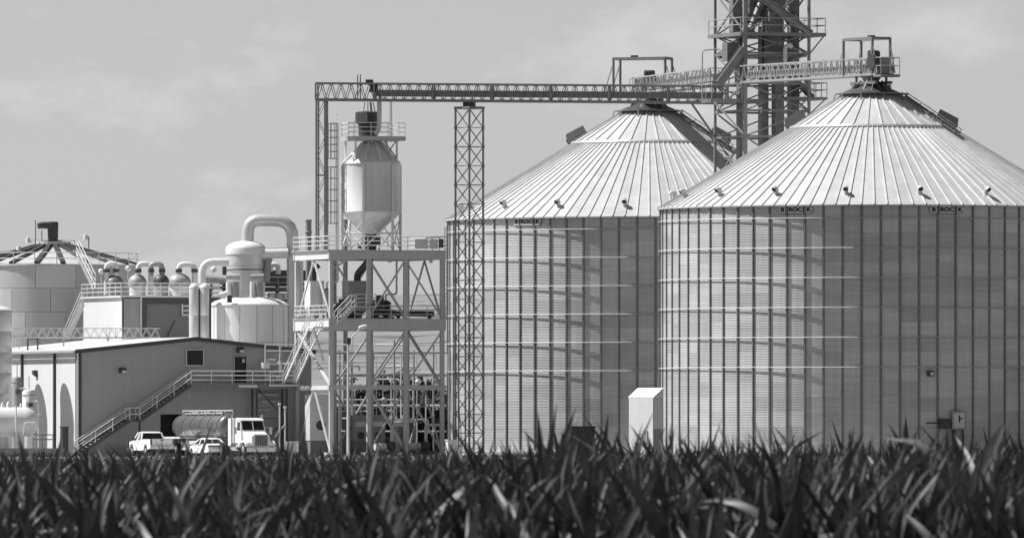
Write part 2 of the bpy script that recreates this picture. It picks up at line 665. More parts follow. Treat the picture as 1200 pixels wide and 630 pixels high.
def bin_at(cx, cy, label, name_angles, rot, stair_ang):
    c = Vector((cx, cy, GZ))
    t = thing('grain_bin', label, 'grain bin', c, 'corrugated grain bins')
    face = math.atan2(-cy, -cx)                       # towards the camera
    MB().lathe([(BR + 0.45, -0.3), (BR + 0.45, 0.32), (BR - 0.4, 0.36)], c, 96).build('foundation', 'concrete', t, smooth=True)
    cand, rest = [], []
    for k in range(NRING):
        for i in range(NS):
            a = rot + A_S * (i + 0.5 * (k % 2))
            mid = a + A_S / 2
            dd = abs((mid - face + math.pi) % (2 * math.pi) - math.pi)
            cand.append((dd, k, a))
    cand.sort()
    for dd, k, a in cand[:300]:
        put('wall_sheet', sheet_me, t, (0, 0, 0.03 + SH * k), a)
    rb = MB()
    for dd, k, a in cand[300:]:
        z0 = 0.03 + SH * k
        rb.lathe([(BR, z0), (BR, z0 + SH)], c, 3, a, a + A_S)
    o = rb.build('wall_sheets', 'galv_wall', t)
    o['kind'] = 'stuff'
    for i in range(2 * NS):
        put('stiffener', stiff_me, t, (0, 0, 0.40), rot + A_S / 2 * i)
    for k in range(6):
        put('wind_ring', ring_me, t, (0, 0, EAVE - SH * (1 + 2 * k) - 0.04))
    for i in range(N1):
        put('roof_panel', pan_low, t, (0, 0, EAVE), 2 * math.pi * i / N1 + rot)
    for i in range(N2):
        put('roof_panel', pan_up, t, (0, 0, EAVE), 2 * math.pi * i / N2 + rot)
    zr = EAVE + (BR - RM) * SLOPE
    MB().lathe([(RM + 0.10, zr - 0.02), (RM + 0.11, zr + 0.05), (RM - 0.02, zr + 0.19)], c, 105).build('roof_ring', 'galv_steel', t)
    zt = EAVE + (BR - RT) * SLOPE
    MB().lathe([(RT + 0.12, zt - 0.15), (RT + 0.12, zt + 0.25), (0.6, zt + 0.95), (0.6, zt + 1.45), (0.0, zt + 1.45)], c, 24).build('roof_cap', 'machine_dark', t, smooth=True)
    g = MB()
    g.lathe([(2.2, zt + 0.12), (2.75, zt + 0.12), (2.75, zt + 0.20), (2.2, zt + 0.20), (2.2, zt + 0.12)], c, 20)
    for k in range(10):
        a = 2 * math.pi * k / 10
        d = Vector((math.cos(a), math.sin(a), 0))
        g.bar(c + d * 2.7 + UP * (zt + 0.13), c + d * 2.9 + UP * (zt - 0.42), 0.07)
    g.build('peak_platform', 'truss_steel', t)
    for k in range(8):
        a = 2 * math.pi * (k + 0.5) / 8
        d = Vector((math.cos(a), math.sin(a), 0))
        bar(t, 'peak_strut', c + d * 2.05 + UP * (zt + 0.1), c + d * 0.85 + UP * (zt + 1.15), 0.09, 'dark_steel')
    for i in range(17):
        a = face + R(-7.2) + 2 * math.pi * i / 17
        vv = put('roof_vent', vent_me, t, (0, 0, EAVE), a)
        put('vent_mouth', mouth_me, vv)
    # two exhaust fan housings high on the roof, left and right
    for sgn in (-1, 1):
        a = face + sgn * R(88)
        d = Vector((math.cos(a), math.sin(a), 0))
        sl = (d - UP * SLOPE).normalized()
        nrm = (d * SLOPE + UP).normalized()
        sd = Vector((-d.y, d.x, 0))
        p = c + d * 5.6 + UP * (EAVE + (BR - 5.6) * SLOPE)
        fb = MB()
        prf = [(-.85, -0.1), (-.85, 0.78), (0.66, 0.86), (0.84, 0.45), (0.84, -0.1)]
        fb.prism([p + sl * x + nrm * y - sd * 0.75 for x, y in prf], sd * 1.5)
        fo = fb.build('exhaust_fan_housing', 'truss_steel', t)
        MB().box(p + sl * .86 + nrm * 0.2, 0.06, 1.3, 0.5, sl, sd, nrm).build('outlet_hood', 'machine_dark', fo)
    # ladder with guard rails down the roof slope
    a = face + R(stair_ang)
    d = Vector((math.cos(a), math.sin(a), 0))
    sd = Vector((-d.y, d.x, 0))
    nrm = (d * SLOPE + UP).normalized()

    def rp_(r, off, h):
        return c + d * r + sd * off + UP * (EAVE + (BR - r) * SLOPE) + nrm * h
    lb = MB()
    for off in (-0.38, 0.38):
        lb.bar(rp_(7.2, off, 0.24), rp_(2.5, off, 0.30), 0.06, 0.16)
    for k in range(16):
        r = 7.1 - 0.295 * k
        lb.bar(rp_(r, -0.36, 0.26), rp_(r, 0.36, 0.26), 0.20, 0.04)
    lad = lb.build('roof_ladder', 'truss_steel', t)
    for off in (-0.42, 0.42):
        bar(t, 'handrail', rp_(7.2, off, 0.50), rp_(2.5, off, 0.55), 0.07, 'truss_steel', kind='rod')
        for k in range(5):
            r = 7.1 - 1.12 * k
            bar(t, 'rail_post', rp_(r, off, 0.2), rp_(r, off, 0.52), 0.06, 'truss_steel', kind='rod')
    # maker's plate in three pieces between the stiffeners
    for na in name_angles:
        i0 = round((face + R(na) - rot) / (A_S / 2))
        for word, off in (('B', -1), ('ROC', 0), ('K', 1)):
            a = rot + A_S / 2 * (i0 + off + 0.5)
            if off:
                a -= off * 0.022
            d = Vector((math.cos(a), math.sin(a), 0))
            sd = Vector((-d.y, d.x, 0))
            zc = EAVE - 0.52
            p = c + d * (BR + 0.055) + UP * zc
            wd = 1.24 if not off else 0.60
            hh = 0.60
            shp = []
            for e in range(9):
                th = -math.pi / 2 + math.pi * e / 8
                shp.append((math.cos(th) * 0.2, math.sin(th)))
            if off == 1:
                out = [(-wd / 2, -hh / 2), (wd / 2 - 0.2, -hh / 2)] + [(wd / 2 - 0.2 + q * 1, s_ * hh / 2) for q, s_ in shp[1:-1]] + [(wd / 2 - 0.2, hh / 2), (-wd / 2, hh / 2)]
            elif off == -1:
                out = [(wd / 2, hh / 2), (-wd / 2 + 0.2, hh / 2)] + [(-wd / 2 + 0.2 - q, s_ * hh / 2) for q, s_ in reversed(shp[1:-1])] + [(-wd / 2 + 0.2, -hh / 2), (wd / 2, -hh / 2)]
            else:
                out = [(-wd / 2, -hh / 2), (wd / 2, -hh / 2), (wd / 2, hh / 2), (-wd / 2, hh / 2)]
            q = MB()
            q.prism([p + sd * x + UP * y for x, y in out], d * 0.03)
            po = q.build('name_plate', 'print_black', t)
            q = MB()
            q.prism([p + d * 0.031 + sd * (x * (0.93 if off else 0.96)) + UP * (y * 0.92) for x, y in out], d * 0.004)
            q.build('plate_face', 'plate', po)
            text_mesh(word, 0.43, 'print_black', po, p + d * 0.038 - sd * (0.04 * off), sd, UP, extrude=0.003, offset=0.026, xs=1.2)
    return t


A_C = Vector(((1021 - 600) * 829 / F, 829, 0))
B_C = Vector(((760 - 600) * 872 / F, 872, 0))
ROT_A = math.atan2(-A_C.y, -A_C.x) + A_S / 4
binA = bin_at(A_C.x, A_C.y, 'nearer corrugated grain bin with two name plates and a wall lamp', (-22.9, 18.6), ROT_A, 64)
binB = bin_at(B_C.x, B_C.y, 'farther corrugated grain bin behind the slim lattice tower, one name plate', (-39.5,), ROT_A + 0.01, 62)
PEAK = GZ + EAVE + (BR - RT) * SLOPE
# personnel door, lamp, electrical boxes on the nearer bin
fa = math.atan2(-A_C.y, -A_C.x)


def on_bin(C, px, py, out=0.0):
    """point on the bin wall seen at a photo pixel"""
    X = (px - 600) * (C.y - 14) / F
    yy = C.y - math.sqrt(max(0.01, (BR + out) ** 2 - (X - C.x) ** 2))
    X = (px - 600) * yy / F
    yy = C.y - math.sqrt(max(0.01, (BR + out) ** 2 - (X - C.x) ** 2))
    return Vector((X, yy, ZZ(py, yy)))


p = on_bin(A_C, 1091, 437, 0.3)
d = Vector((p.x - A_C.x, p.y - A_C.y, 0)).normalized()
sd = Vector((-d.y, d.x, 0))
wl = MB().box(p - d * 0.06, 0.5, 0.36, 0.42, sd, d).build('wall_lamp', 'machine_dark', binA)
MB().box(p + d * 0.13 - UP * 0.04 + sd * 0.06, 0.28, 0.05, 0.22, sd, d).build('lamp_lens', 'plate', wl)
p = on_bin(A_C, 1123, 492, 0.25)
d = Vector((p.x - A_C.x, p.y - A_C.y, 0)).normalized()
sd = Vector((-d.y, d.x, 0))
pn = thing('control_panel', 'grey electrical control panel mounted on the nearer grain bin', 'control panel', V(p, GZ))
bd = MB().box(p, 1.15, 0.35, 1.35, sd, d).build('cabinet', 'machine_grey', pn)
MB().box(p + d * 0.185, 0.85, 0.02, 1.1, sd, d).build('door', 'light_paint', bd)
MB().box(p + d * 0.20 + UP * 0.1, 0.12, 0.02, 0.5, sd, d).build('switch_plate', 'print_black', bd)
MB().box(p + d * 0.20 + UP * 0.12 + sd * 0.16, 0.22, 0.02, 0.09, sd, d).build('warning_label', 'print_black', bd)
MB().box(p - sd * 1.15 - UP * 0.25, 0.8, 0.4, 0.75, sd, d).build('junction_box', 'machine_dark', pn)
bar(pn, 'conduit', p - sd * 1.5 - UP * 0.2, p - sd * 2.6 - UP * 0.2, 0.12, 'machine_dark', kind='rod')
for q in (-0.4, 0.4):
    bar(pn, 'mounting_post', V(p + sd * q, GZ), p + sd * q + UP * 0.6 - d * 0.1, 0.12, 'machine_dark')

# white discharge shed between the bins
c = ground(749, 812)
t = thing('sheet_metal_shed', 'tall narrow white shed with slanted roof between the two bins', 'shed', c)
# lit long face from px 737 to 765, shaded end to px 775
f0 = ground(737, 814.5)
fd = Vector((28 / 15.75, -1.9, 0))
h1, h2 = ZZ(466, 813) - GZ, ZZ(455, 814) - GZ
f1 = f0 + fd
bk = Vector((0.72, 0.67, 0))
q = MB()
q.prism([f0, f1, f1 + UP * h1, f0 + UP * h1], bk)
q.build('wall', 'white_cladding', t)
q = MB()
e = fd.normalized() * .07
q.prism([f0 - e + UP * (h1 + 0.01), f1 + e + UP * (h1 + 0.01), f1 + e + UP * (h1 + 0.09), f0 - e + UP * (h1 + 0.09)], bk * 0.04)
q.add([f0 - e + UP * (h1 + .09), f1 + e + UP * (h1 + .09), f1 + bk + e + UP * (h2 + .06), f0 + bk + UP * (h2 + .06) - e,
       f1 + bk + e + UP * (h1 + .01), f0 + bk - e + UP * (h1 + .01), f1 + e + UP * (h1 + .01), f0 - e + UP * (h1 + .01)],
      [(0, 1, 2, 3), (3, 2, 4, 5), (1, 6, 4, 2), (0, 3, 5, 7)])
q.build('roof', 'white_paint', t)
fdn, bkn = fd.normalized(), bk.normalized()
bar(t, 'corner_trim', f1 + UP * .02, f1 + UP * h1, .09, 'light_paint')
q = MB()
q.box(f1 + bk * .5 + fdn * .02 + UP * 1.05, .05, .75, 2.0, fdn, bkn)
dq = q.build('door', 'grey_cladding', t)
q = MB()
q.box(f1 + bk * .5 + fdn * .06 + UP * 1.05 + bkn * .28, .05, .06, .14, fdn, bkn)
q.build('handle', 'machine_dark', dq)
MB().box(f0 + fd * .7 + UP * 1.5 + Vector((-.03, -.03, 0)), 0.42, 0.05, 0.9, fd.normalized(), bk.normalized()).build('meter_box', 'machine_grey', t)

# dark skip in front of the farther bin
c = ground(682, 815)
t = thing('waste_skip', 'low black steel skip in front of the farther grain bin', 'skip', c)
hsk = ZZ(500, 815) - GZ
q = MB()
wq = 30 / 15.7 / 2
q.prism([c + Vector((x, -0.9, z)) for x, z in ((-wq * 0.94, 0.05), (wq * 0.94, 0.05), (wq, hsk), (-wq, hsk))], (0, 1.8, 0))
bo = q.build('container', 'machine_dark', t)
for x in (-1, -0.33, 0.33, 1):
    bar(t, 'side_rib', c + Vector((x * wq * 0.9, -0.93, 0.1)), c + Vector((x * wq * 0.94, -0.93, hsk - 0.05)), 0.08, 'machine_dark')
q = MB()
q.box(c + UP * (hsk + 0.03) + Vector((0.02, 0, 0)), 2 * wq + 0.12, 1.95, 0.07)
q.build('lid', 'machine_dark', t)
boxp(t, 'lifting_lug', c + Vector((-wq - 0.08, -0.3, hsk * 0.62)), 0.14, 0.3, 0.4, 'machine_dark')

# small white crates at foot of the lattice tower and by the nearer bin
for px, Y, lab in ((529, 840, 'small pale utility box at the foot of the slim lattice tower'),
                   (1070, 806, 'small pale utility box at the foot of the nearer grain bin')):
    c = ground(px, Y)
    t = thing('utility_box', lab, 'utility box', c)
    boxp(t, 'housing', c + UP * 0.6, 0.75, 0.6, 1.2, 'white_paint')
    boxp(t, 'lid', c + UP * 1.24, 0.85, 0.7, 0.08, 'light_paint')
    boxp(t, 'plinth', c + UP * 0.03, 0.9, 0.75, 0.1, 'concrete')


# ================================================================== CONVEYOR BRIDGES
def lattice_bridge(par, p0, p1, width, h, npan, m, floor=True, conv=None, mconv='truss_steel', cw=0.13, dw=0.055):
    """box truss from p0 to p1 (floor centre line)"""
    p0, p1 = Vector(p0), Vector(p1)
    d = (p1 - p0)
    dn = d.normalized()
    sd = Vector((dn.y, -dn.x, 0)).normalized()       # towards the camera side
    for s_ in (-1, 1):
        o = sd * (s_ * width / 2)
        bar(par, 'bottom_chord', p0 + o, p1 + o, cw, m, cw * 1.5)
        bar(par, 'top_chord', p0 + o + UP * h, p1 + o + UP * h, cw, m)
        for k in range(npan):
            a, b_ = p0 + d * (k / npan) + o, p0 + d * ((k + 1) / npan) + o
            mid = (a + b_) / 2 + UP * h
            bar(par, 'diagonal', a, mid, dw, m)
            bar(par, 'diagonal', mid, b_, dw, m)
        for k in range(0, npan + 1, 6):
            a = p0 + d * (k / npan) + o
            bar(par, 'vertical', a, a + UP * h, cw * 0.9, m)
    for k in range(0, npan + 1, 6):
        a = p0 + d * (k / npan) + UP * h
        bar(par, 'cross_tie', a - sd * width / 2, a + sd * width / 2, dw, m)
    if floor:
        q = MB()
        q.bar(p0 - UP * 0.05, p1 - UP * 0.05, width * 0.96, 0.05)
        q.build('floor_grating', m, par)
    if conv:
        s0, s1, hh = conv
        q = MB()
        q.bar(p0 + d * s0 + UP * 0.55, p0 + d * s1 + UP * 0.55, width * 0.5, hh)
        q.build('conveyor_housing', mconv, par)


ANG = R(-7)
TD = Vector((math.cos(ANG), math.sin(ANG), 0))
tl = W(371, 117, 852.0)
tlen = along(tl, TD, 852)
t0, t1 = V(tl, 28.25), V(tl + TD * tlen, 27.88)
br = thing('conveyor_bridge', 'long horizontal lattice truss bridge carrying a conveyor above the hopper tank', 'conveyor bridge', V(t0.lerp(t1, .5), 28.3))
lattice_bridge(br, t0, t1, 1.25, 1.28, 42, 'truss_steel', conv=(0.14, 0.99, 0.5))
# twin stub posts and drive on the bridge
pt = V(tl + TD * along(tl, TD, 419), 0)
for q in (0, 0.22):
    bar(br, 'mast', V(pt + TD * q, 28.3), V(pt + TD * q, 30.2), 0.07, 'truss_steel')
pt = V(tl + TD * along(tl, TD, 433), 0)
boxp(br, 'drive_motor', V(pt, 29.62), 0.55, 0.5, 0.35, 'machine_dark', TD, Vector((-TD.y, TD.x, 0)))
boxp(br, 'gearbox', V(pt + TD * 0.35, 29.15), 0.6, 0.7, 0.7, 'machine_dark', TD, Vector((-TD.y, TD.x, 0)))
# legs under the west end, standing on the hopper frame
SDT = Vector((TD.y, -TD.x, 0))
Z1 = ZZ(294, 850)
Z2 = ZZ(374, 850)
ZM = ZZ(451, 850)
for s_ in (-1, 1):
    a, b_ = V(t0 + TD * 0.05 + SDT * 0.6 * s_, 0), V(t0 + TD * 0.75 + SDT * 0.6 * s_, 0)
    for q in (a, b_):
        bar(br, 'end_leg', V(q, Z1 + 0.02), V(q, 28.3), 0.13, 'truss_steel')
    n = 8
    for k in range(n):
        za, zb2 = Z1 + (28.3 - Z1) * k / n, Z1 + (28.3 - Z1) * (k + 1) / n
        u, v2 = (a, b_) if k % 2 else (b_, a)
        bar(br, 'leg_lacing', V(u, za), V(v2, zb2), 0.05, 'galv_steel')
        if k == 4:
            bar(br, 'leg_lacing', V(a, za), V(b_, za), 0.09, 'truss_steel')

# slim lattice tower under the bridge: square, one corner towards the camera
tc_ = V(tl + TD * along(tl, TD, 550), 0)
tw = thing('lattice_tower', 'slim square lattice tower with crossed braces holding up the conveyor bridge', 'tower', V(tc_, GZ))
hw = 16.2 / (F / 850.0)
cor = [tc_ + Vector((hw, 0, 0)), tc_ + Vector((0, hw, 0)), tc_ + Vector((-hw, 0, 0)), tc_ + Vector((0, -hw, 0))]
ZT = 27.5
NP = 18
for q in cor:
    bar(tw, 'leg', V(q, GZ), V(q, ZT), 0.13, 'truss_steel')
    boxp(tw, 'base_plate', V(q, GZ + 0.02), 0.4, 0.4, 0.05, 'truss_steel')
for k in range(NP + 1):
    z = GZ + 0.3 + (ZT - GZ - 0.3) * k / NP
    for i in range(4):
        a, b_ = cor[i], cor[(i + 1) % 4]
        if k % 2 == 0 or i in (2, 3):
            bar(tw, 'horizontal', V(a, z), V(b_, z), 0.06, 'truss_steel')
        if k < NP:
            z2 = z + (ZT - GZ - 0.3) / NP
            bar(tw, 'diagonal', V(a, z), V(b_, z2), 0.05, 'truss_steel')
            bar(tw, 'diagonal', V(b_, z), V(a, z2), 0.05, 'truss_steel')
    for i in (2, 3, 0):
        if k < NP:
            boxp(tw, 'gusset', V(cor[i], z) - Vector((0, 0.05, 0)), 0.24, 0.05, 0.2, 'truss_steel', Vector((1, 0, 0)), Vector((0, 1, 0)))
boxp(tw, 'head_frame', V(tc_, ZT + 0.07), 1.7, 1.7, 0.18, 'dark_steel', Vector((.707, .707, 0)), Vector((-.707, .707, 0)))
boxp(tw, 'bearing', V(tc_, ZT + 0.33), 0.9, 0.9, 0.34, 'machine_dark', TD, Vector((-TD.y, TD.x, 0)))

# ---- elevator leg tower between the bins
TC0 = V(W(873, 500, 846), 0)
ea = along(TC0, UX, 948)
eb = along(TC0, VX, 838)
et = thing('elevator_tower', 'tall bucket elevator tower with dark leg casings and platforms between the bins', 'elevator tower', V(TC0 + UX * ea / 2 + VX * eb / 2, GZ))


def E_(a, b_, z):
    return V(TC0 + UX * (a * ea) + VX * (b_ * eb), z)


TOPZ = 46.5
for (a, b_, ww) in ((0, 0, 0.30), (1, 0, 0.2), (0, 1, 0.18), (1, 1, 0.2)):
    bar(et, 'corner_post', E_(a, b_, GZ), E_(a, b_, TOPZ), ww, 'truss_steel')
lv = [GZ + 0.3, 4.5, 8, 11.5, 15, 18.4, 21.8, 25.25, 27.25, 29.35, 31.7, 33.2, 36.6, 40, 43.3, 46.4]
fcs = [((0, 0), (1, 0)), ((0, 0), (0, 1)), ((1, 0), (1, 1)), ((0, 1), (1, 1))]
for k, z in enumerate(lv):
    for (p_, q_) in fcs:
        bar(et, 'girt', E_(*p_, z), E_(*q_, z), 0.14, 'truss_steel', 0.16)
    if k < len(lv) - 1:
        for (p_, q_) in fcs:
            bar(et, 'brace', E_(*p_, z), E_(*q_, lv[k + 1]), 0.10, 'truss_steel')
            if k % 2 == 0 or z > 33:
                bar(et, 'brace', E_(*q_, z), E_(*p_, lv[k + 1]), 0.10, 'truss_steel')
# leg casings
def casing(px, bfrac, ww, dd, z0, z1, m='dark_steel', nm='leg_casing'):
    base = TC0 + VX * (bfrac * eb)
    a_ = along(base, UX, px)
    cc = V(base + UX * a_, (z0 + z1) / 2)
    q = MB()
    q.box(cc, ww, dd, z1 - z0, UX, VX)
    zz = z0 + 1.2
    while zz < z1:
        q.box(V(cc, zz), ww + 0.1, dd + 0.1, 0.08, UX, VX)
        zz += 2.44
    return q.build(nm, m, et)


casing(867.5, 0.5, 0.40, 0.7, GZ, 33.0)
casing(894.5, 0.5, 0.55, 0.85, GZ, 40)
casing(911.5, 0.3, 0.70, 0.9, GZ, 44)
casing(929.5, 0.62, 0.68, 0.9, GZ, 45)
casing(906, 0.22, 1.05, 1.1, 30.0, 35.2, nm='leg_boot_section')
casing(862, 0.55, 0.75, 0.8, 33.4, 45, nm='distributor_casing')
casing(884, 0.45, 1.3, 1.2, 34.3, 45, nm='distributor_casing')


def plat(par, c0, a0, a1, b0, b1, z, th=0.28, m='truss_steel'):
    q = MB()
    q.box(V(c0 + UX * (a0 + a1) / 2 + VX * (b0 + b1) / 2, z - th / 2), a1 - a0, b1 - b0, th, UX, VX)
    return q.build('platform', m, par)


po = plat(et, TC0, -0.5, ea + 1.3, -0.35, eb + 0.3, 33.3)
zp = 33.32
pts = [V(TC0 + UX * a + VX * b_, zp) for a, b_ in ((-0.45, eb + 0.2), (-0.45, -0.3), (ea + 1.25, -0.3), (ea + 1.25, eb + 0.2))]
railing(et, pts, 'galv_steel', rails=2, h=1.1)
bar(et, 'bracket', E_(1, 0, 31.6), V(TC0 + UX * (ea + 1.2) - VX * 0.2, 33.1), 0.1, 'truss_steel')
bar(et, 'bracket', E_(1, 1, 31.6), V(TC0 + UX * (ea + 1.2) + VX * (eb + .1), 33.1), 0.1, 'truss_steel')
# lower platform on the right with a stair coming down
plat(et, TC0, ea * 0.7, ea + 1.75, 0.5, eb * 0.8, 28.35, 0.2)
railing(et, [V(TC0 + UX * (ea + .3) + VX * 0.5, 28.36), V(TC0 + UX * (ea + 1.7) + VX * .5, 28.36), V(TC0 + UX * (ea + 1.7) + VX * eb * .8, 28.36)], 'galv_steel', rails=2, h=1.1, step=1.2)
bar(et, 'bracket', E_(1, 0.2, 26.5), V(TC0 + UX * (ea + 1.6) + VX * 0.6, 28.2), 0.1, 'truss_steel')
bar(et, 'bracket', E_(1, 0.8, 26.5), V(TC0 + UX * (ea + 1.6) + VX * eb * 0.75, 28.2), 0.1, 'truss_steel')
stair(et, V(TC0 + UX * (ea + 0.9) + VX * 1.2, 28.36), V(TC0 + UX * (ea - 1.9) + VX * 1.2, 30.9), VX, 0.8, 'dark_steel', 'truss_steel', treadm='dark_steel')
stair(et, V(TC0 + UX * (ea + 0.4) + VX * 3.4, 29.4), V(TC0 + UX * (ea - 2.2) + VX * 3.4, 33.2), VX, 0.8, 'dark_steel', 'truss_steel', treadm='dark_steel')
stair(et, V(TC0 + UX * (ea + 0.5) + VX * 3.4, 33.3), V(TC0 + UX * (ea - 2.0) + VX * 3.4, 37.2), VX, 0.8, 'dark_steel', 'truss_steel', treadm='dark_steel')
plat(et, TC0, -2.6, ea * 0.35, 0.6, eb * 0.9, 28.15, 0.3)
bar(et, 'bracket', E_(0, 1, 25.3), V(TC0 + UX * -2.4 + VX * eb * 0.85, 28.0), 0.12, 'truss_steel')
bar(et, 'bracket', E_(0, 0, 25.3), V(TC0 + UX * -2.4 + VX * 0.7, 28.0), 0.14, 'light_paint')
railing(et, [V(TC0 + UX * -2.5 + VX * eb * .9, 28.16), V(TC0 + UX * -2.5 + VX * 0.65, 28.16), V(TC0 + UX * 0 + VX * 0.65, 28.16)], 'galv_steel', rails=2, h=1.1, step=1.2)
plat(et, TC0, 0.2, ea - 0.1, 0.2, eb - 0.2, 31.6, 0.16)
# spouts: thick diagonal pipe to the right, chute to the left, hood box


def EP(px, py, bfrac):
    base = TC0 + VX * (bfrac * eb)
    a_ = along(base, UX, px)
    q = base + UX * a_
    return V(q, ZZ(py, q.y))


q = MB().tube([EP(868, -22, 0.1), EP(893, -3, 0.05), EP(950, 40, -0.02)], 0.33, 12)
q.build('grain_spout', 'truss_steel', et, smooth=True)
q = MB()
q.bar(EP(872, 56, -0.03), EP(842, 98, 0.1), 0.75, 0.75)
q.build('grain_chute', 'dark_steel', et)
bar(et, 'chute_edge', EP(869, 55, -0.12), EP(839, 96, 0.02), 0.10, 'light_paint')
q = MB()
q.box(EP(856, 61, 0.3), 0.95, 1.1, 1.45, UX, VX)
q.build('surge_box', 'dark_steel', et)
for (a, b2, c2) in (((895, -4, .3), (880, 34, .2), 0.3), ((880, -10, .6), (866, 38, .55), 0.3), ((905, -6, .4), (893, 33, .3), 0.28),
                    ((920, -10, .3), (914, 20, .3), .25), ((862, -8, .8), (882, 40, .5), .25)):
    MB().tube([EP(*a), EP(*b2)], c2, 10).build('distributor_spout', 'dark_steel', et, smooth=True)
q = MB().tube(pipe_path([EP(920, 73, -0.1), EP(920, 55, -0.1), EP(926, 52, -0.1), EP(928, 56, -0.1)], 0.5), 0.16, 8)
q.build('vent_pipe', 'light_paint', et, smooth=True)
q = MB().tube(pipe_path([EP(823, 118, 0.2), EP(823, 59, 0.2), EP(843, 58, 0.2)], 0.3), 0.055, 8)
q.build('pipe_davit', 'galv_steel', et, smooth=True)

# ---- catwalks from the tower to the two bin peaks, each with an open hoist frame


def catwalk(label, p0, apex, over, npan, mlight, hdir=None):
    p0, apex = Vector(p0), Vector(apex)
    d = (apex - p0)
    d.z = 0
    dn = d.normalized()
    z = 29.4
    p0, p1 = V(p0, z), V(apex + dn * over, z)
    t = thing('bin_catwalk', label, 'catwalk', V(p0.lerp(p1, .5), z))
    lattice_bridge(t, p0, p1, 1.5, 1.25, npan, mlight, conv=(0.02, 0.86, 0.55), mconv='galv_steel', cw=0.11, dw=0.06)
    sd = Vector((dn.y, -dn.x, 0))
    ap = V(apex, 0)
    # rail round the far end
    pe = p1 + dn * 0.9
    boxp(t, 'end_deck', V(p1 + dn * 0.35, z - 0.12), 1.1, 1.7, 0.2, 'truss_steel', dn, sd)
    railing(t, [V(p1 - sd * .8, z), V(pe - sd * .8, z), V(pe + sd * .8, z), V(p1 + sd * .8, z)], 'galv_steel', rails=2, h=1.25, step=1.0)
    # open hoist frame
    hl, hwd, hh = 4.9, 1.55, 2.75
    hd = Vector(hdir).normalized() if hdir else dn
    hs_ = Vector((hd.y, -hd.x, 0))
    c0 = ap - hd * (2.9 if not hdir else 1.7)
    for k in range(2):
        for s_ in (-1, 1):
            q = c0 + hd * (hl * 0.9 * k + 0.0) + hs_ * (s_ * hwd / 2)
            bar(t, 'frame_post', V(q, z), V(q, z + hh), 0.17, 'truss_steel')
            e_ = -0.75 if k == 0 else 0.75
            bar(t, 'frame_brace', V(q + hd * e_ + hs_ * 0.0, z + 0.1), V(q, z + hh - 0.3), 0.07, 'galv_steel')
        bar(t, 'frame_beam', V(c0 + hd * hl * .9 * k - hs_ * hwd / 2, z + hh), V(c0 + hd * hl * .9 * k + hs_ * hwd / 2, z + hh), 0.16, 'truss_steel', 0.2)
    for s_ in (-1, 1):
        bar(t, 'frame_beam', V(c0 + hs_ * (s_ * hwd / 2), z + hh), V(c0 + hd * hl * .9 + hs_ * (s_ * hwd / 2), z + hh), 0.16, 'truss_steel', 0.2)
    boxp(t, 'hoist', V(c0 + hd * 2.9, z + hh + 0.16), 0.5, 0.4, 0.22, 'machine_dark', hd, hs_)
    # conveyor drive
    dr = boxp(t, 'drive_housing', V(ap + dn * 0.8 - sd * 0.1, z + 0.65), 2.1, 0.95, 1.15, 'machine_grey', dn, sd)
    MB().lathe([(0, -0.16), (0.62, -0.16), (0.62, 0.16), (0, 0.16)], V(ap + dn * 1.5 + sd * 0.75, z + 0.95), 18, axis=sd).build('belt_guard', 'machine_dark', t)
    MB().lathe([(0, -0.4), (0.3, -0.4), (0.3, 0.4), (0, 0.4)], V(ap + dn * 0.9 + sd * 0.3, z + 1.55), 12, axis=sd).build('motor', 'machine_dark', t, smooth=True)
    # support frame between the roof cap and the catwalk
    boxp(t, 'support_beam', V(ap + sd * 0.65, PEAK + 0.98), 3.8, 0.22, 0.22, 'dark_steel', dn, sd)
    boxp(t, 'support_beam', V(ap - sd * 0.65, PEAK + 0.98), 3.8, 0.22, 0.22, 'dark_steel', dn, sd)
    boxp(t, 'support_beam', V(ap, PEAK + 0.80), 0.5, 3.2, 0.16, 'dark_steel', dn, sd)
    for e_ in (-1.2, 1.2):
        for s_ in (-.62, .62):
            bar(t, 'support_post', V(ap + dn * e_ + sd * s_, PEAK + 1.0), V(ap + dn * e_ + sd * s_, z - .05), 0.16, 'dark_steel')
    for e_ in (-1.5, 1.5):
        for s_ in (-1, 1):
            bar(t, 'guy_rod', V(ap + dn * e_ * 1.1 + sd * s_, PEAK - 0.15), V(ap + dn * e_ + sd * s_ * .7, PEAK + 1.0), 0.06, 'dark_steel')
    MB().lathe([(0.85, 0.0), (0.5, -0.5), (0.5, -0.85)], V(ap, z - 0.05), 16).build('discharge_spout', 'dark_steel', t, smooth=True)
    return t


catwalk('catwalk with open hoist frame reaching the peak of the nearer bin', E_(0.02, 0.08, 29.4), A_C, 2.0, 24, 'galv_steel')
catwalk('catwalk with open hoist frame reaching the peak of the farther bin', E_(-0.05, 0.75, 29.4), B_C, 2.0, 20, 'galv_steel', (-0.93, 0.36, 0))

# ================================================================== STEEL FRAME WITH THE HOPPER TANK
FC = V(W(388, 500, 847.5), 0)
ac = [0.0] + [along(FC, UX, px) for px in (432, 475, 518)]
FB = along(FC, VX, 348)


def FP(a, b_, z):
    return V(FC + UX * a + VX * b_, z)


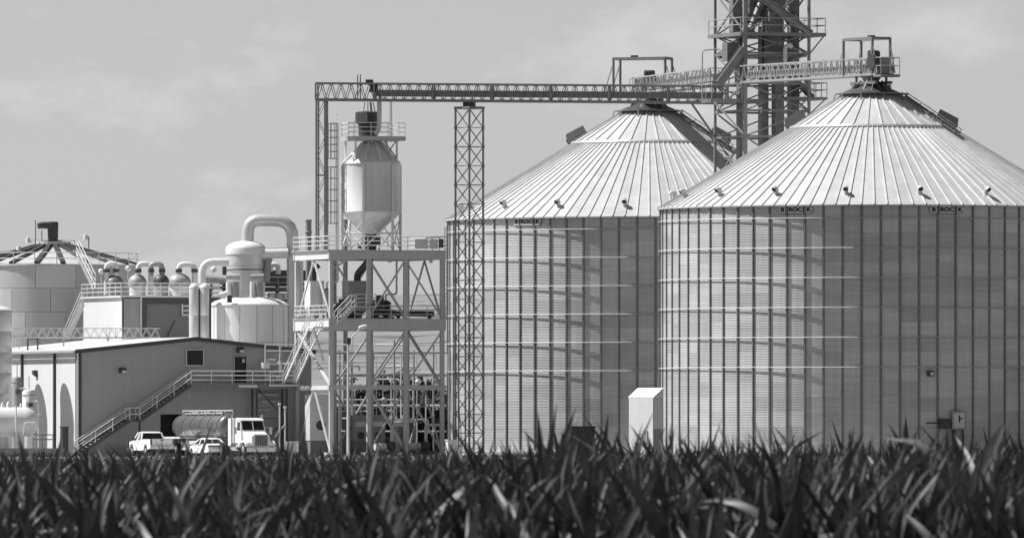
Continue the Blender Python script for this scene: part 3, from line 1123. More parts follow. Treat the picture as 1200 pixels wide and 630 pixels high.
fr = thing('steel_frame', 'open steel frame with two decks carrying the hopper tank', 'steel frame', FP(ac[-1] / 2, FB / 2, GZ))
for a in ac:
    for b_ in (0, FB):
        bar(fr, 'column', FP(a, b_, GZ), FP(a, b_, Z1 - 0.3), 0.30, 'frame_paint')
        boxp(fr, 'footing', FP(a, b_, GZ + 0.12), 0.9, 0.9, 0.3, 'concrete')
for z, dep in ((Z1, 0.66), (Z2, 0.85), (ZM, 0.36)):
    for b_ in (-0.05, FB + 0.05):
        bar(fr, 'deck_beam', FP(-0.25, b_, z - dep / 2), FP(ac[-1] + 0.25, b_, z - dep / 2), 0.32, 'frame_paint', dep) if dep > .4 or b_ < 1 else None
    if dep > .4:
        for a in (-0.05, ac[1], ac[2], ac[3] + 0.05):
            e = 0.12 if a in ac else 0.115
            bar(fr, 'deck_beam', FP(a, e, z - dep / 2 - .004), FP(a, FB - e, z - dep / 2 - .004), 0.32, 'frame_paint' if a >= 0 else 'light_paint', dep - .01)  # west beams in paler paint: the sunlit side put into the colour
q = MB()
q.box(FP(ac[-1] / 2, FB / 2, Z1 + 0.03), ac[-1] + 0.8, FB + 0.7, 0.05, UX, VX)
q.build('deck_plate', 'frame_paint', fr)
q = MB()
q.box(FP(ac[-1] / 2, FB / 2, Z2 + 0.03), ac[-1] + 0.6, FB + 0.5, 0.05, UX, VX)
q.build('deck_plate', 'frame_paint', fr)
# railings on both decks
lp = [FP(ac[-1] + .3, FB, Z1 + .06), FP(ac[-1] + .3, -.25, Z1 + .06), FP(-.3, -.25, Z1 + .06), FP(-.3, FB, Z1 + .06)]
railing(fr, lp, 'light_paint', h=1.05)
railing(fr, [FP(ac[-1] + .2, -.15, Z2 + .06), FP(ac[0] + 1.9, -.15, Z2 + .06)], 'frame_paint', h=1.0)
railing(fr, [FP(-.2, .6, Z2 + .06), FP(-.2, FB, Z2 + .06)], 'light_paint', h=1.0)
railing(fr, [FP(ac[0], FB + .1, Z2 + .06), FP(ac[-1], FB + .1, Z2 + .06)], 'frame_paint', h=1.0)
# toe kick panel and signs on the upper railing
for a0, a1 in ((6.8, 7.9), (8.0, 8.7)):
    q = MB()
    q.box(FP((a0 + a1) / 2, -.27, Z1 + .55), a1 - a0, .03, .75, UX, VX)
    q.build('rail_panel', 'light_paint', fr)
boxp(fr, 'switch_box', FP(8.95, -.32, Z1 + .6), .35, .15, .7, 'machine_dark')
# braces
BW = 0.12
zlo, zmi, zhi = GZ + 0.3, ZM, Z2
for b_ in (0, FB):
    m_ = 'frame_paint'
    for (a0, z0, a1, z1) in ((ac[1], Z1 - .7, ac[2], Z2 + .1), (ac[2], Z1 - .7, ac[1], Z2 + .1), (ac[2], Z1 - .7, ac[3], Z2 + .1),
                             (0, Z1 - 1.5, ac[1] * .55, Z1 - .5),
                             (ac[1], ZM, ac[2], Z2 - .9), (ac[2], ZM, ac[3], Z2 - .9), (ac[2], ZM - .3, ac[1], zlo), (ac[1], ZM - .3, ac[2], zlo),
                             (ac[2], ZM - .3, ac[3], zlo)):
        if b_ and a0 == 0:
            continue
        bar(fr, 'brace', FP(a0, b_, z0), FP(a1, b_, z1), BW, m_)
for a in (0, ac[3]):
    mm = FB / 2
    m_ = 'light_paint' if a == 0 else 'frame_paint'  # west face members paler than the rest, sunlight put into their colour
    for z0, z1 in ((Z2 + .1, Z1 - .7), (zlo, ZM - .2)):
        bar(fr, 'brace', FP(a, 0.2, z0), FP(a, mm, z1), BW, m_)
        bar(fr, 'brace', FP(a, FB - .2, z0), FP(a, mm, z1), BW, m_)
    bar(fr, 'brace', FP(a, 0.2, ZM), FP(a, FB - .2, Z2 - .9), BW + .06, m_)
    bar(fr, 'deck_beam', FP(a, 0, ZM - .2), FP(a, FB, ZM - .2), .25, m_, .34)
# white lit lamps under the upper deck
for a in (1.0, 3.4, 5.0, 8.4):
    q = MB().lathe([(0, 0), (.12, 0), (.16, -.2), (.0, -.24)], FP(a, .5, Z1 - .68), 10)
    q.build('deck_lamp', 'white_paint', fr, smooth=True)
# flight from deck two down along the west face, then landing
ls0, ls1 = FP(-1.3, FB - 1.2, ZM + .15), FP(-1.3, 1.4, Z2 - .6)
stair(fr, FP(-1.35, FB - .6, ZM + .1), FP(-1.35, 1.3, Z2 - .55), UX, 1.0, 'light_paint', 'white_paint', treadm='light_paint', r=.04)
q = MB()
q.box(FP(-.75, .6, Z2 - .65), 1.5, 1.6, .12, UX, VX)
q.build('landing', 'white_paint', fr)
bar(fr, 'brace', FP(-.1, 1.6, Z2 - 3.2), FP(-1.3, .5, Z2 - .7), .14, 'light_paint')
q = MB()
q.box(FP(-1.35, FB - .1, ZM), 2.4, 1.6, .14, UX, VX)
q.build('landing', 'light_paint', fr)
railing(fr, [FP(-2.5, FB - .9, ZM + .07), FP(-1.5, FB - .9, ZM + .07)], 'light_paint', h=1.0, step=1.2)
# short flight on the front of deck two
stair(fr, FP(.35, -.55, Z2 - .45), FP(1.75, -.55, Z2 + .95), VX, .8, 'frame_paint', 'light_paint', treadm='light_paint')
q = MB()
q.box(FP(2.6, -.2, Z2 + .93), 1.7, 1.2, .1, UX, VX)
q.build('landing', 'frame_paint', fr)
railing(fr, [FP(1.8, -.75, Z2 + .98), FP(3.4, -.75, Z2 + .98)], 'light_paint', h=.95, step=.8)
# access ladder on the right end
for e in (0.15, 0.6):
    bar(fr, 'ladder_rail', FP(ac[3] + .45, e, Z2), FP(ac[3] + .45, e, Z1 + 1.9), .05, 'frame_paint')
for k in range(22):
    z = Z2 + .2 + .31 * k
    bar(fr, 'ladder_rung', FP(ac[3] + .45, .15, z), FP(ac[3] + .45, .6, z), .03, 'frame_paint')

# ---- hopper tank
HT = V(FC + UX * 0, 0)
hy = 853.2
hc = V(W(435, 500, hy), 0)
s_h = F / hy
HRD = 34.3 / s_h
zc1, zc0, zcb = ZZ(192, hy), ZZ(250, hy), ZZ(275, hy)
ht = thing('hopper_tank', 'pale cone bottomed hopper tank on legs below a railed round top deck', 'hopper tank', V(hc, Z1 + .06))
MB().lathe([(0.42, zcb), (HRD, zc0)], hc, 28).build('cone', 'tank_paint', ht, smooth=True)
MB().lathe([(HRD, zc0), (HRD + .03, zc0 + .05), (HRD + .03, zc0 + .16), (HRD, zc0 + .2), (HRD, zc1)], hc, 48).build('shell', 'tank_paint', ht, smooth=True)
zpk = ZZ(168, hy)
MB().lathe([(HRD + .06, zc1 - .05), (HRD + .06, zc1 + .05), (0.8, zpk), (.5, zpk + .1), (0, zpk + .1)], hc, 24).build('roof', 'white_paint', ht)
for k in range(6):
    a = R(-90 - 14 + 60 * k)
    p = hc + Vector((math.cos(a), math.sin(a), 0)) * (HRD + .07)
    bar(ht, 'leg', V(p, Z1 + .06), V(p, zc1 - .1), .17, 'tank_paint')
    a2 = a + R(60)
    p2 = hc + Vector((math.cos(a2), math.sin(a2), 0)) * (HRD + .07)
    bar(ht, 'leg_brace', V(p, Z1 + .2), V(p2, zc0 - .5), .07, 'light_paint')
    bar(ht, 'leg_brace', V(p2, Z1 + .2), V(p, zc0 - .5), .07, 'light_paint')
    bar(ht, 'leg_tie', V(p, Z1 + 1.45), V(p2, Z1 + 1.45), .08, 'light_paint')
MB().lathe([(.42, zcb), (.5, zcb - .05), (.5, zcb - .2), (.75, zcb - .25), (.75, zcb - .75), (.4, zcb - .8), (.4, Z1 + .1)], hc, 16).build('rotary_valve', 'machine_dark', ht, smooth=True)
boxp(ht, 'valve_motor', V(hc - UX * .75, Z1 + .45), .6, .45, .45, 'machine_dark')
# pipes sagging over the roof
for k, (a, r_) in enumerate(((-100, .1), (-70, .1), (-130, .09), (-40, .12))):
    d = Vector((math.cos(R(a)), math.sin(R(a)), 0))
    MB().tube([V(hc + d * .5, zpk + .2), V(hc + d * 1.2, zpk - .05), V(hc + d * 1.9, zpk - .75), V(hc + d * 2.25, zc1 + .3)], r_, 8).build('roof_pipe', 'light_paint', ht, smooth=True)
# top deck with railing
zd = ZZ(160, hy)
dk = MB()
for (cx2, cy2, sx, sy) in ((0, 0, 4.3, 3.0),):
    dk.box(V(hc + UX * .15 - VX * .1, zd - .18), sx, sy, .34, UX, VX)
dk.build('top_deck', 'frame_paint', ht)
cr = [V(hc + UX * (a + .15) + VX * (b_ - .1), zd) for a, b_ in ((-2.1, 1.45), (-2.1, -1.45), (2.1, -1.45), (2.1, 1.45), (-2.1, 1.45))]
railing(ht, cr, 'white_paint', h=1.05)
for a, b_ in ((-1.7, -1.2), (-1.7, 1.2), (1.7, -1.2), (1.7, 1.2)):
    p = hc + UX * a + VX * b_
    bar(ht, 'deck_post', V(p, zc1), V(p, zd - .3), .12, 'light_paint')
for a in (0.6, 1.7):
    bar(ht, 'deck_brace', V(hc + UX * a - VX * 1.2, zc1 + .4), V(hc + UX * (2.3 - a) - VX * 1.2, zd - .3), .08, 'truss_steel')
# cyclone receiver between deck and bridge
for px, py0, py1, rr, m_ in ((426, 145, 131, 1.0, 'machine_dark'),):
    cc = V(W(431, 500, hy), 0)
    MB().lathe([(0, ZZ(160, hy)), (.72, ZZ(160, hy)), (.75, ZZ(146, hy)), (.98, ZZ(144, hy)), (.98, ZZ(132, hy)), (.85, ZZ(131, hy)), (0, ZZ(130, hy))], cc, 20).build('receiver', 'machine_dark', ht, smooth=True)
    boxp(ht, 'receiver_hatch', V(cc - UX * .55 - VX * .85, ZZ(138, hy)), .8, .12, .75, 'machine_grey')
    for e in (-.35, .0, .3, .6):
        bar(ht, 'feed_spout', V(cc + UX * e, ZZ(131, hy)), V(cc + UX * e * .7, 28.1), .09 if e != .3 else .2, 'galv_steel', kind='rod')
q = MB().tube(pipe_path([W(440, 158, hy - 1.2), W(444.5, 150, hy - 1.2), W(444.5, 112, hy - 1.2)], .6), .19, 10)
q.build('dust_pipe', 'light_paint', ht, smooth=True)
for px in (457.2, 459.0):
    bar(ht, 'conduit', W(px, 118, hy - .8), W(px, 166, hy - .8), .07, 'galv_steel', kind='rod')
# caged ladder on the west side
lx = V(W(395, 500, hy - .6), 0)
for e in (-.22, .22):
    bar(ht, 'ladder_rail', V(lx + VX * e, Z1 + .06), V(lx + VX * e, zd + 1.0), .06, 'truss_steel')
for k in range(34):
    z = Z1 + .4 + .31 * k
    bar(ht, 'ladder_rung', V(lx - VX * .22, z), V(lx + VX * .22, z), .03, 'truss_steel')
for (zz0, zz1) in ((ZZ(262, hy), ZZ(196, hy)), (ZZ(186, hy), zd + 1.0)):
    cx_ = lx - UX * .36
    n = 5
    for k in range(n + 1):
        z = zz0 + (zz1 - zz0) * k / n
        MB().lathe([(.38, z - .03), (.38, z + .03)], cx_, 12).build('cage_hoop', 'truss_steel', ht)
    for k in range(5):
        a = math.pi / 2 + PHI + math.pi * k / 4
        p = cx_ + Vector((math.cos(a), math.sin(a), 0)) * .38
        bar(ht, 'cage_strap', V(p, zz0), V(p, zz1), .04, 'truss_steel')

# ---- machines in the frame
def machine(name, label, cat, px, Y, py_top, py_bot, wpx, dep, m, extra=None):
    s = F / Y
    c = W(px, py_bot, Y)
    hgt = (py_bot - py_top) / s
    wd = wpx / s
    t = thing(name, label, cat, c)
    q = MB()
    q.box(c + UP * (hgt * .62), wd, dep, hgt * .70, UX, VX)
    q.build('casing', m, t)
    q = MB()
    hp = c + UP * (hgt * .275)
    tp = [hp + UX * (x * wd / 2) + VX * (y * dep / 2) for x, y in ((-1, -1), (1, -1), (1, 1), (-1, 1))]
    bt = [c + UX * (x * wd * .2) + VX * (y * dep * .2) for x, y in ((-1, -1), (1, -1), (1, 1), (-1, 1))]
    q.add(bt + tp, [(0, 1, 5, 4), (1, 2, 6, 5), (2, 3, 7, 6), (3, 0, 4, 7), (3, 2, 1, 0)])
    q.build('hopper', m, t)
    q = MB()
    q.box(c + UP * (hgt * .985), wd * 1.06, dep * 1.06, hgt * .03, UX, VX)
    q.build('lid', m, t)
    for x, y in ((-1, -1), (1, -1), (1, 1), (-1, 1)):
        p = c + UX * (x * wd * .47) + VX * (y * dep * .47)
        bar(t, 'leg', p, p + UP * (hgt * .3), .1, 'frame_paint')
    return t, c, hgt


def blower(px, Y, zb, sc, label):
    c = V(W(px, 500, Y), zb)
    t = thing('blower', label, 'blower', c, 'blowers in the steel frame')
    MB().lathe([(0, -.3 * sc), (.62 * sc, -.3 * sc), (.7 * sc, -.2 * sc), (.7 * sc, .2 * sc), (.62 * sc, .3 * sc), (0, .3 * sc)], c + UP * (.85 * sc), 18, axis=VX).build('fan_case', 'machine_dark', t, smooth=True)
    q = MB()
    q.box(c + UP * 1.5 * sc + UX * .4 * sc, .5 * sc, .5 * sc, .9 * sc, UX, VX)
    q.build('outlet', 'machine_dark', t)
    MB().lathe([(0, -.5 * sc), (.3 * sc, -.5 * sc), (.3 * sc, .4 * sc), (0, .4 * sc)], c + UX * 1.1 * sc + UP * .5 * sc, 14, axis=UX).build('motor', 'machine_dark', t, smooth=True)
    q = MB()
    q.box(c + UX * .4 * sc + UP * .08, 2.2 * sc, .9 * sc, .16, UX, VX)
    q.build('base_frame', 'machine_dark', t)
    return t


zb2 = ZZ(372, 853)
t, c, hg = machine('surge_hopper', 'grey square surge hopper below the hopper tank on the lower deck', 'hopper', 416, 854, 329, 373, 24, 1.5, 'machine_grey')
MB().tube(pipe_path([c + UP * hg + UX * .2, c + UP * (hg + .5) + UX * .2, V(hc, Z1 - .5), V(hc, Z1 + .1)], .3), .28, 10).build('inlet_pipe', 'machine_dark', t, smooth=True)
t, c, hg = machine('dust_filter', 'white cabinet dust filter near the west end of the lower deck', 'dust filter', 368, 854.5, 329, 373, 17, 1.5, 'white_paint')
MB().tube([c + UP * hg, c + UP * (hg + .9), c + UP * (hg + 1.2) + UX * .4], .2, 8).build('outlet_pipe', 'machine_dark', t, smooth=True)
blower(396, 852.8, Z2 + .06, .8, 'dark blower beside the west column of the lower deck')
blower(440, 852, Z2 + .06, .95, 'dark blower just east of the grey surge hopper')
c = V(W(485, 500, 853), Z2 + .06)
t = thing('screw_conveyor', 'dark horizontal screw conveyor lying on the lower deck', 'conveyor', c)
q = MB()
q.box(c + UP * .42, 3.2, .5, .42, UX, VX)
q.build('trough', 'machine_dark', t)
for e in (-1.3, 1.3):
    q = MB()
    q.box(c + UX * e + UP * .105, .15, .45, .21, UX, VX)
    q.build('foot', 'machine_dark', t)
q = MB()
q.box(c + UX * -1.9 + UP * .45, .7, .4, .4, UX, VX)
q.build('motor', 'machine_dark', t)

# fan cabinets at ground level under the frame
for px, Y, py0, wpx, lab in ((373, 853, 462, 27, 'pale tall fan cabinet under the west bay of the steel frame'),
                             (420, 857, 486, 20, 'pale fan cabinet behind the lamp post under the steel frame'),
                             (440, 859, 486, 18, 'pale fan cabinet under the middle bay of the steel frame')):
    s = F / Y
    c = ground(px, Y)
    hgt = ZZ(py0, Y) - GZ
    t = thing('fan_cabinet', lab, 'fan cabinet', c, 'fan cabinets')
    wd = wpx / s
    q = MB()
    q.box(c + UP * (hgt * .5 + .6), wd, 1.2, hgt - 1.2, UX, VX)
    q.build('cabinet', 'machine_grey' if px > 400 else 'light_paint', t)
    q = MB()
    q.box(c + UP * .6, wd * .95, 1.1, 1.2, UX, VX)
    q.build('plinth', 'concrete_dark', t)
    MB().lathe([(0, .02), (.10 * wd, .02), (.11 * wd, .06), (.2 * wd, .06), (.22 * wd, 0)], c - VX * .6 + UP * (hgt * .5), 16, axis=-VX).build('fan_opening', 'machine_dark', t)
    q = MB()
    q.box(c - VX * .62 + UP * (hgt * .78), wd * .7, .04, hgt * .12, UX, VX)
    q.build('access_panel', 'light_paint', t)
c = ground(474, 861)
t = thing('storage_tank', 'small dark upright tank under the east bays of the steel frame', 'tank', c)
MB().lathe([(.95, GZ), (.95, GZ + 2.6), (.6, GZ + 2.9), (0, GZ + 3.0)], V(c, 0), 20).build('shell', 'machine_dark', t, smooth=True)
MB().lathe([(.25, GZ + 2.8), (.25, GZ + 3.2), (0, GZ + 3.2)], V(c, 0), 12).build('manhole', 'machine_grey', t)

# pipe rack behind the frame
pr = thing('pipe_rack', 'rack of horizontal process pipes on posts behind the steel frame', 'pipe rack', ground(450, 868))
for py, r_, x0, x1 in ((404, .06, 392, 523), (413, .10, 385, 523), (424, .07, 385, 470), (439, .13, 388, 523), (468, .05, 395, 470), (475, .09, 395, 523), (505, .06, 400, 523)):
    Yp = 866 + (py % 7) * .4
    MB().tube([W(x0, py, Yp), W(x1, py, Yp + 1.5)], r_, 8).build('pipe', 'light_paint' if r_ < .1 else 'machine_grey', pr, smooth=True)
for px in (398, 412, 437, 462, 485, 508):
    bar(pr, 'rack_post', ground(px, 868), W(px, 398 + (px % 3) * 6, 868), .12, 'machine_grey')
for px, pa, pb in ((402, 410, 470), (407, 424, 468), (413, 395, 520), (470, 415, 505), (500, 495, 520)):
    MB().tube([W(px, pa, 867), W(px, pb, 867)], .06, 8).build('riser_pipe', 'light_paint', pr, smooth=True)

# thinner process lines and pumps under and behind the decks
pg_ = random.Random(17)
pl = thing('process_piping', 'tangle of thin pale process pipes and valves behind the steel frame', 'piping', ground(455, 872))
for k in range(14):
    Yp = 870 + pg_.uniform(0, 6)
    py = pg_.choice((396, 402, 409, 417, 428, 436, 445, 462, 481, 490, 498, 510)) + pg_.uniform(-2, 2)
    xa_ = pg_.uniform(388, 480)
    xb_ = min(524, xa_ + pg_.uniform(18, 70))
    dr_ = pg_.choice((-1, 1)) * pg_.uniform(5, 22)
    MB().tube(pipe_path([W(xa_, py, Yp), W(xb_, py, Yp), W(xb_, min(528, py + dr_), Yp)], .25), pg_.uniform(.03, .075), 8).build('pipe', pg_.choice(('light_paint', 'light_paint', 'machine_grey', 'frame_paint')), pl, smooth=True)
for k in range(16):
    px = 392 + 8.2 * k + pg_.uniform(-2, 2)
    Yp = 871 + pg_.uniform(0, 4)
    bar(pl, 'stand', ground(px, Yp), W(px, pg_.uniform(405, 470), Yp), pg_.uniform(.05, .1), pg_.choice(('machine_grey', 'frame_paint', 'light_paint')), kind='rod')
for k in range(12):
    px, py = pg_.uniform(394, 520), pg_.choice((430, 446, 470, 488, 500, 512)) + pg_.uniform(-3, 3)
    MB().lathe([(0, -.22), (.16, -.2), (.24, 0), (.16, .2), (0, .22)], W(px, py, 869.5), 10, axis=UX if k % 2 else UP).build('valve', pg_.choice(('light_paint', 'machine_dark', 'machine_grey')), pl, smooth=True)
for k, (px, lab) in enumerate(((452, 'low dark pump skid with pale motor under the middle bay'), (492, 'low dark pump skid with pale motor under the east bay'))):
    c = ground(px, 853.5)
    t = thing('pump_skid', lab, 'pump', c, 'pump skids under the frame')
    boxp(t, 'base_frame', c + UP * .2, 2.0, .9, .3, 'machine_dark')
    MB().lathe([(0, -.45), (.3, -.45), (.33, 0), (.3, .45), (0, .45)], c + UP * .7 - UX * .45, 14, axis=UX).build('motor', 'light_paint', t, smooth=True)
    MB().lathe([(0, -.2), (.4, -.2), (.4, .2), (0, .2)], c + UP * .75 + UX * .5, 16, axis=UX).build('pump_case', 'machine_dark', t, smooth=True)
    MB().tube(pipe_path([c + UP * .9 + UX * .5, c + UP * 2.4 + UX * .5, c + UP * 2.4 + UX * 1.6], .3), .12, 10).build('outlet_pipe', 'light_paint', t, smooth=True)
# second valve and filter vessels on the lower deck
for k, (px, py0, wpx, m_, lab) in enumerate(((452, 352, 11, 'machine_dark', 'dark upright filter pot with flanged lid on the lower deck'),
                                             (383, 338, 10, 'machine_grey', 'grey upright filter pot between white dust filter and corner column'))):
    Y = 853.5
    c = V(W(px, 500, Y), Z2 + .06)
    t = thing('filter_pot', lab, 'filter pot', c)
    r = wpx / 2 / (F / Y)
    zt = ZZ(py0, Y)
    MB().lathe([(r * .5, Z2 + .06), (r * .5, Z2 + .5), (r, Z2 + .8), (r, zt - .3), (r * 1.2, zt - .28), (r * 1.2, zt - .16), (r * .6, zt), (0, zt + .03)], V(c, 0), 16).build('vessel', m_, t, smooth=True)
    MB().tube(pipe_path([V(c, zt), V(c, zt + .5), V(c, zt + .5) + UX * .9, V(c, Z1 - .6) + UX * .9], .2), .08, 8).build('vent_line', 'light_paint', t, smooth=True)

# yard lamp
c = ground(408, 845)
t = thing('yard_lamp', 'slender pale lamp post with short angled arm before the steel frame', 'lamp post', c)
zt = ZZ(398, 845)
MB().tube([c, V(c, zt)], [.12, .08], 10).build('post', 'light_paint', t, smooth=True)
MB().tube([V(c, zt - .2), V(c, zt) + UX * .35 + UP * .25, W(424, 383, 845)], .05, 8).build('arm', 'light_paint', t, smooth=True)
MB().lathe([(0, -.35), (.13, -.3), (.17, 0), (.12, .32), (0, .35)], W(425, 383, 845), 12, axis=Vector((1, .1, .25))).build('lamp_head', 'white_paint', t, smooth=True)
boxp(t, 'junction_box', V(c, zt - .1) - VX * .12, .3, .2, .5, 'machine_dark')

# written notice board near the trucks
c = ground(342.5, 838)
t = thing('notice_board', 'small white notice board with lines of writing near the parked tractor', 'sign', c)
s = F / 838
q = MB()
pc = V(c, ZZ(523.5, 838))
q.box(pc, 15 / s, .05, 13.5 / s, UX, VX)
bo = q.build('board', 'white_paint', t)
for e in (-.3, .3):
    bar(t, 'post', c + UX * e, V(c, ZZ(520, 838)) + UX * e + VX * .06, .07, 'machine_grey')
for k, ln in enumerate((.68, .5, .72, .6, .66, .4)):
    zl = pc + UP * (.3 - .12 * k) - VX * .03
    x = -ln / 2
    random.seed(k)
    while x < ln / 2:
        wl_ = random.uniform(.05, .16)
        MB().box(zl + UX * (x + wl_ / 2), wl_, .006, .05, UX, VX).build('writing_line', 'print_black', bo)
        x += wl_ + .04

# ================================================================== WHITE PROCESS BUILDING
BC = V(W(92, 500, 850), 0)
ba_r = along(BC, UX, 228)
ba = 2 * ba_r
BL = 27.0
ze = ZZ(410.5, 850)
zr = ZZ(396.5, (BC + UX * ba_r).y)


def BP(a, b_, z):
    return V(BC + UX * a + VX * b_, z)


bu = thing('process_building', 'long white metal building with shaded gable wall and shallow roof', 'building', BP(ba / 2, BL / 2, GZ))
# walls; the gable is a sheet with an opening for the truck door
da0, da1 = along(BC, UX, 188), along(BC, UX, 216)
dz = ZZ(485, 853)
pa0, pa1 = along(BC, UX, 274), along(BC, UX, 289)
pz0, pz1 = ZZ(448, 854), ZZ(417, 854)


def gz(a):
    return ze + (zr - ze) * (1 - abs(a - ba_r) / ba_r)


def wall_strip(par, a0, a1, z0, z1=None, m='gable_shade_cladding'):
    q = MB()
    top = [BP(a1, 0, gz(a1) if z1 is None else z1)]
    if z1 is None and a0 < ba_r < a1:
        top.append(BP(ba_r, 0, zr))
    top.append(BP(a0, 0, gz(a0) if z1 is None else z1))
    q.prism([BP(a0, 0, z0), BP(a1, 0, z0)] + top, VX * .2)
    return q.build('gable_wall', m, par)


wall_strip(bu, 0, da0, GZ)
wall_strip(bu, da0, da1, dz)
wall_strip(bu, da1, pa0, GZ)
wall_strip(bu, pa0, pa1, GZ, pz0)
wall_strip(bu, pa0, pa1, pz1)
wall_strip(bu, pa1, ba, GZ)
# west wall in cladding panels between downpipes
cuts = [0.0] + [along(BC, VX, px) for px in (65, 27, -8, -30)]
for i in range(len(cuts) - 1):
    q = MB()
    q.prism([BP(0, cuts[i] + .03, GZ), BP(0, cuts[i + 1] - .03, GZ), BP(0, cuts[i + 1] - .03, ze), BP(0, cuts[i] + .03, ze)], UX * .15)
    q.build('wall_panel', 'white_cladding', bu)
    bar(bu, 'downpipe', BP(-.08, cuts[i + 1], GZ), BP(-.08, cuts[i + 1], ze - .1), .2, 'machine_dark')
BL2 = cuts[-1]
for off in (.0, -.16):
    bar(bu, 'corner_trim', BP(-.10, .25 + off * 2, GZ), BP(-.10, .25 + off * 2, ze), .12, 'white_paint' if off else 'machine_dark')
bar(bu, 'corner_trim', BP(.12, -.07, GZ), BP(.12, -.07, ze - .05), .16, 'machine_dark')
q = MB()
q.prism([BP(ba - .15, .2, GZ), BP(ba - .15, BL2, GZ), BP(ba - .15, BL2, ze), BP(ba - .15, .2, ze)], UX * .15)
q.build('wall_panel', 'white_cladding', bu)
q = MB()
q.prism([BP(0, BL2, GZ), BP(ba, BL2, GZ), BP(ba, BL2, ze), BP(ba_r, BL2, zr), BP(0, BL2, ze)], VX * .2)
q.build('gable_wall', 'gable_shade_cladding', bu)
# roof slopes in sheets
ns = 14
for side in (0, 1):
    for i in range(ns):
        b0, b1 = -.35 + (BL2 + .5) * i / ns, -.35 + (BL2 + .5) * (i + 1) / ns - .012
        a_e = -.35 if side == 0 else ba + .35
        z_e = ze - .35 * (zr - ze) / ba_r + .02
        q = MB()
        q.add([BP(a_e, b0, z_e), BP(ba_r, b0, zr + .02), BP(ba_r, b1, zr + .02), BP(a_e, b1, z_e),
               BP(a_e, b0, z_e + .1), BP(ba_r, b0, zr + .12), BP(ba_r, b1, zr + .12), BP(a_e, b1, z_e + .1)],
              [(0, 1, 2, 3), (4, 7, 6, 5), (0, 4, 5, 1), (1, 5, 6, 2), (2, 6, 7, 3), (3, 7, 4, 0)])
        q.build('roof_sheet', 'building_roof', bu)
for a0, a1 in ((-.38, ba_r), (ba + .38, ba_r)):
    zz = ze - .38 * (zr - ze) / ba_r
    bar(bu, 'verge_trim', BP(a0, -.4, zz - .04), BP(a1, -.4, zr - .02), .06, 'machine_dark', .3)
bar(bu, 'gutter', BP(-.45, -.35, ze - .1), BP(-.45, BL2, ze - .1), .16, 'grey_cladding')
# louvred window
wa0, wa1 = along(BC, UX, 218), along(BC, UX, 238)
wz0, wz1 = ZZ(428, 853), ZZ(409.5, 853)
q = MB()
q.box(BP((wa0 + wa1) / 2, -.06, (wz0 + wz1) / 2), wa1 - wa0 - .1, .06, wz1 - wz0 - .1, UX, VX)
wn = q.build('window', 'black', bu)
for (x0, z0, x1, z1) in ((wa0, wz0, wa1, wz0), (wa0, wz1, wa1, wz1), (wa0, wz0, wa0, wz1), (wa1, wz0, wa1, wz1)):
    bar(wn, 'frame', BP(x0, -.1, z0), BP(x1, -.1, z1), .07, 'light_paint')
for k in range(4):
    z = wz0 + (wz1 - wz0) * (k + 1) / 5
    bar(wn, 'louvre', BP(wa0 + .05, -.11, z), BP(wa1 - .05, -.11, z), .03, 'machine_dark', .03)
# doors
q = MB()
q.box(BP((pa0 + pa1) / 2, .12, (pz0 + pz1) / 2), pa1 - pa0 - .04, .06, pz1 - pz0 - .04, UX, VX)
dr = q.build('door', 'black', bu)
for (x0, z0, x1, z1) in ((pa0, pz0, pa0, pz1), (pa1, pz0, pa1, pz1), (pa0, pz1, pa1, pz1)):
    bar(dr, 'door_frame', BP(x0, -.03, z0), BP(x1, -.03, z1), .1, 'gable_shade_cladding')
q = MB()
q.box(BP((pa0 + pa1) / 2 + .3, .08, pz1 - .35), .2, .04, .3, UX, VX)
q.build('door_window', 'plate', dr)
q = MB()
q.box(BP((da0 + da1) / 2, 1.6, (GZ + dz) / 2), da1 - da0, .08, dz - GZ, UX, VX)
q.build('truck_door', 'black', bu)
q = MB()
q.box(BP((da0 + da1) / 2, .9, dz + .06), da1 - da0 + .2, 1.35, .08, UX, VX)
for a in (da0 - .06, da1 + .06):
    q.box(BP(a, .9, (GZ + dz) / 2), .08, 1.35, dz - GZ, UX, VX)
q.build('truck_door_lining', 'black', bu)
# wall lamps
for px, py, off in ((143, 434, 0), (281, 410, 0)):
    a = along(BC, UX, px)
    y = BP(a, 0, 0).y
    q = MB()
    q.prism([BP(a - .28, -.02, ZZ(py, y) + .22), BP(a - .28, -.32, ZZ(py, y) + .12), BP(a - .28, -.36, ZZ(py, y) - .14), BP(a - .28, -.02, ZZ(py, y) - .2)], UX * .56)
    lm = q.build('wall_lamp', 'machine_dark', bu)
    q = MB()
    q.box(BP(a + .08, -.365, ZZ(py + 1.2, y)), .34, .03, .18, UX, VX)
    q.build('lens', 'light_paint', lm)
bq = along(BC, VX, 43)
q = MB()
q.prism([BP(-.02, bq - .25, ZZ(433, 856)), BP(-.34, bq - .25, ZZ(433.5, 856)), BP(-.3, bq - .25, ZZ(438, 856)), BP(-.02, bq - .25, ZZ(441, 856))], VX * .5)
q.build('wall_lamp', 'machine_dark', bu)
# number marks on the gable
text_mesh('2', .55, 'light_paint', bu, BP(along(BC, UX, 221.5), -.03, ZZ(462, 853)), UX, UP, name='number_mark')
# equipment on the roof edge
bar(bu, 'roof_frame', BP(0.2, cuts[2] - .6, ze + .1), BP(.2, cuts[2] - .6, ze + 1.0), .1, 'machine_dark')
bar(bu, 'roof_frame', BP(0.2, cuts[2] - 3.2, ze + .1), BP(.2, cuts[2] - 3.2, ze + 1.0), .1, 'machine_dark')
bar(bu, 'roof_frame', BP(0.2, cuts[2] - .6, ze + 1.0), BP(.2, cuts[2] - 3.2, ze + 1.0), .14, 'machine_dark')

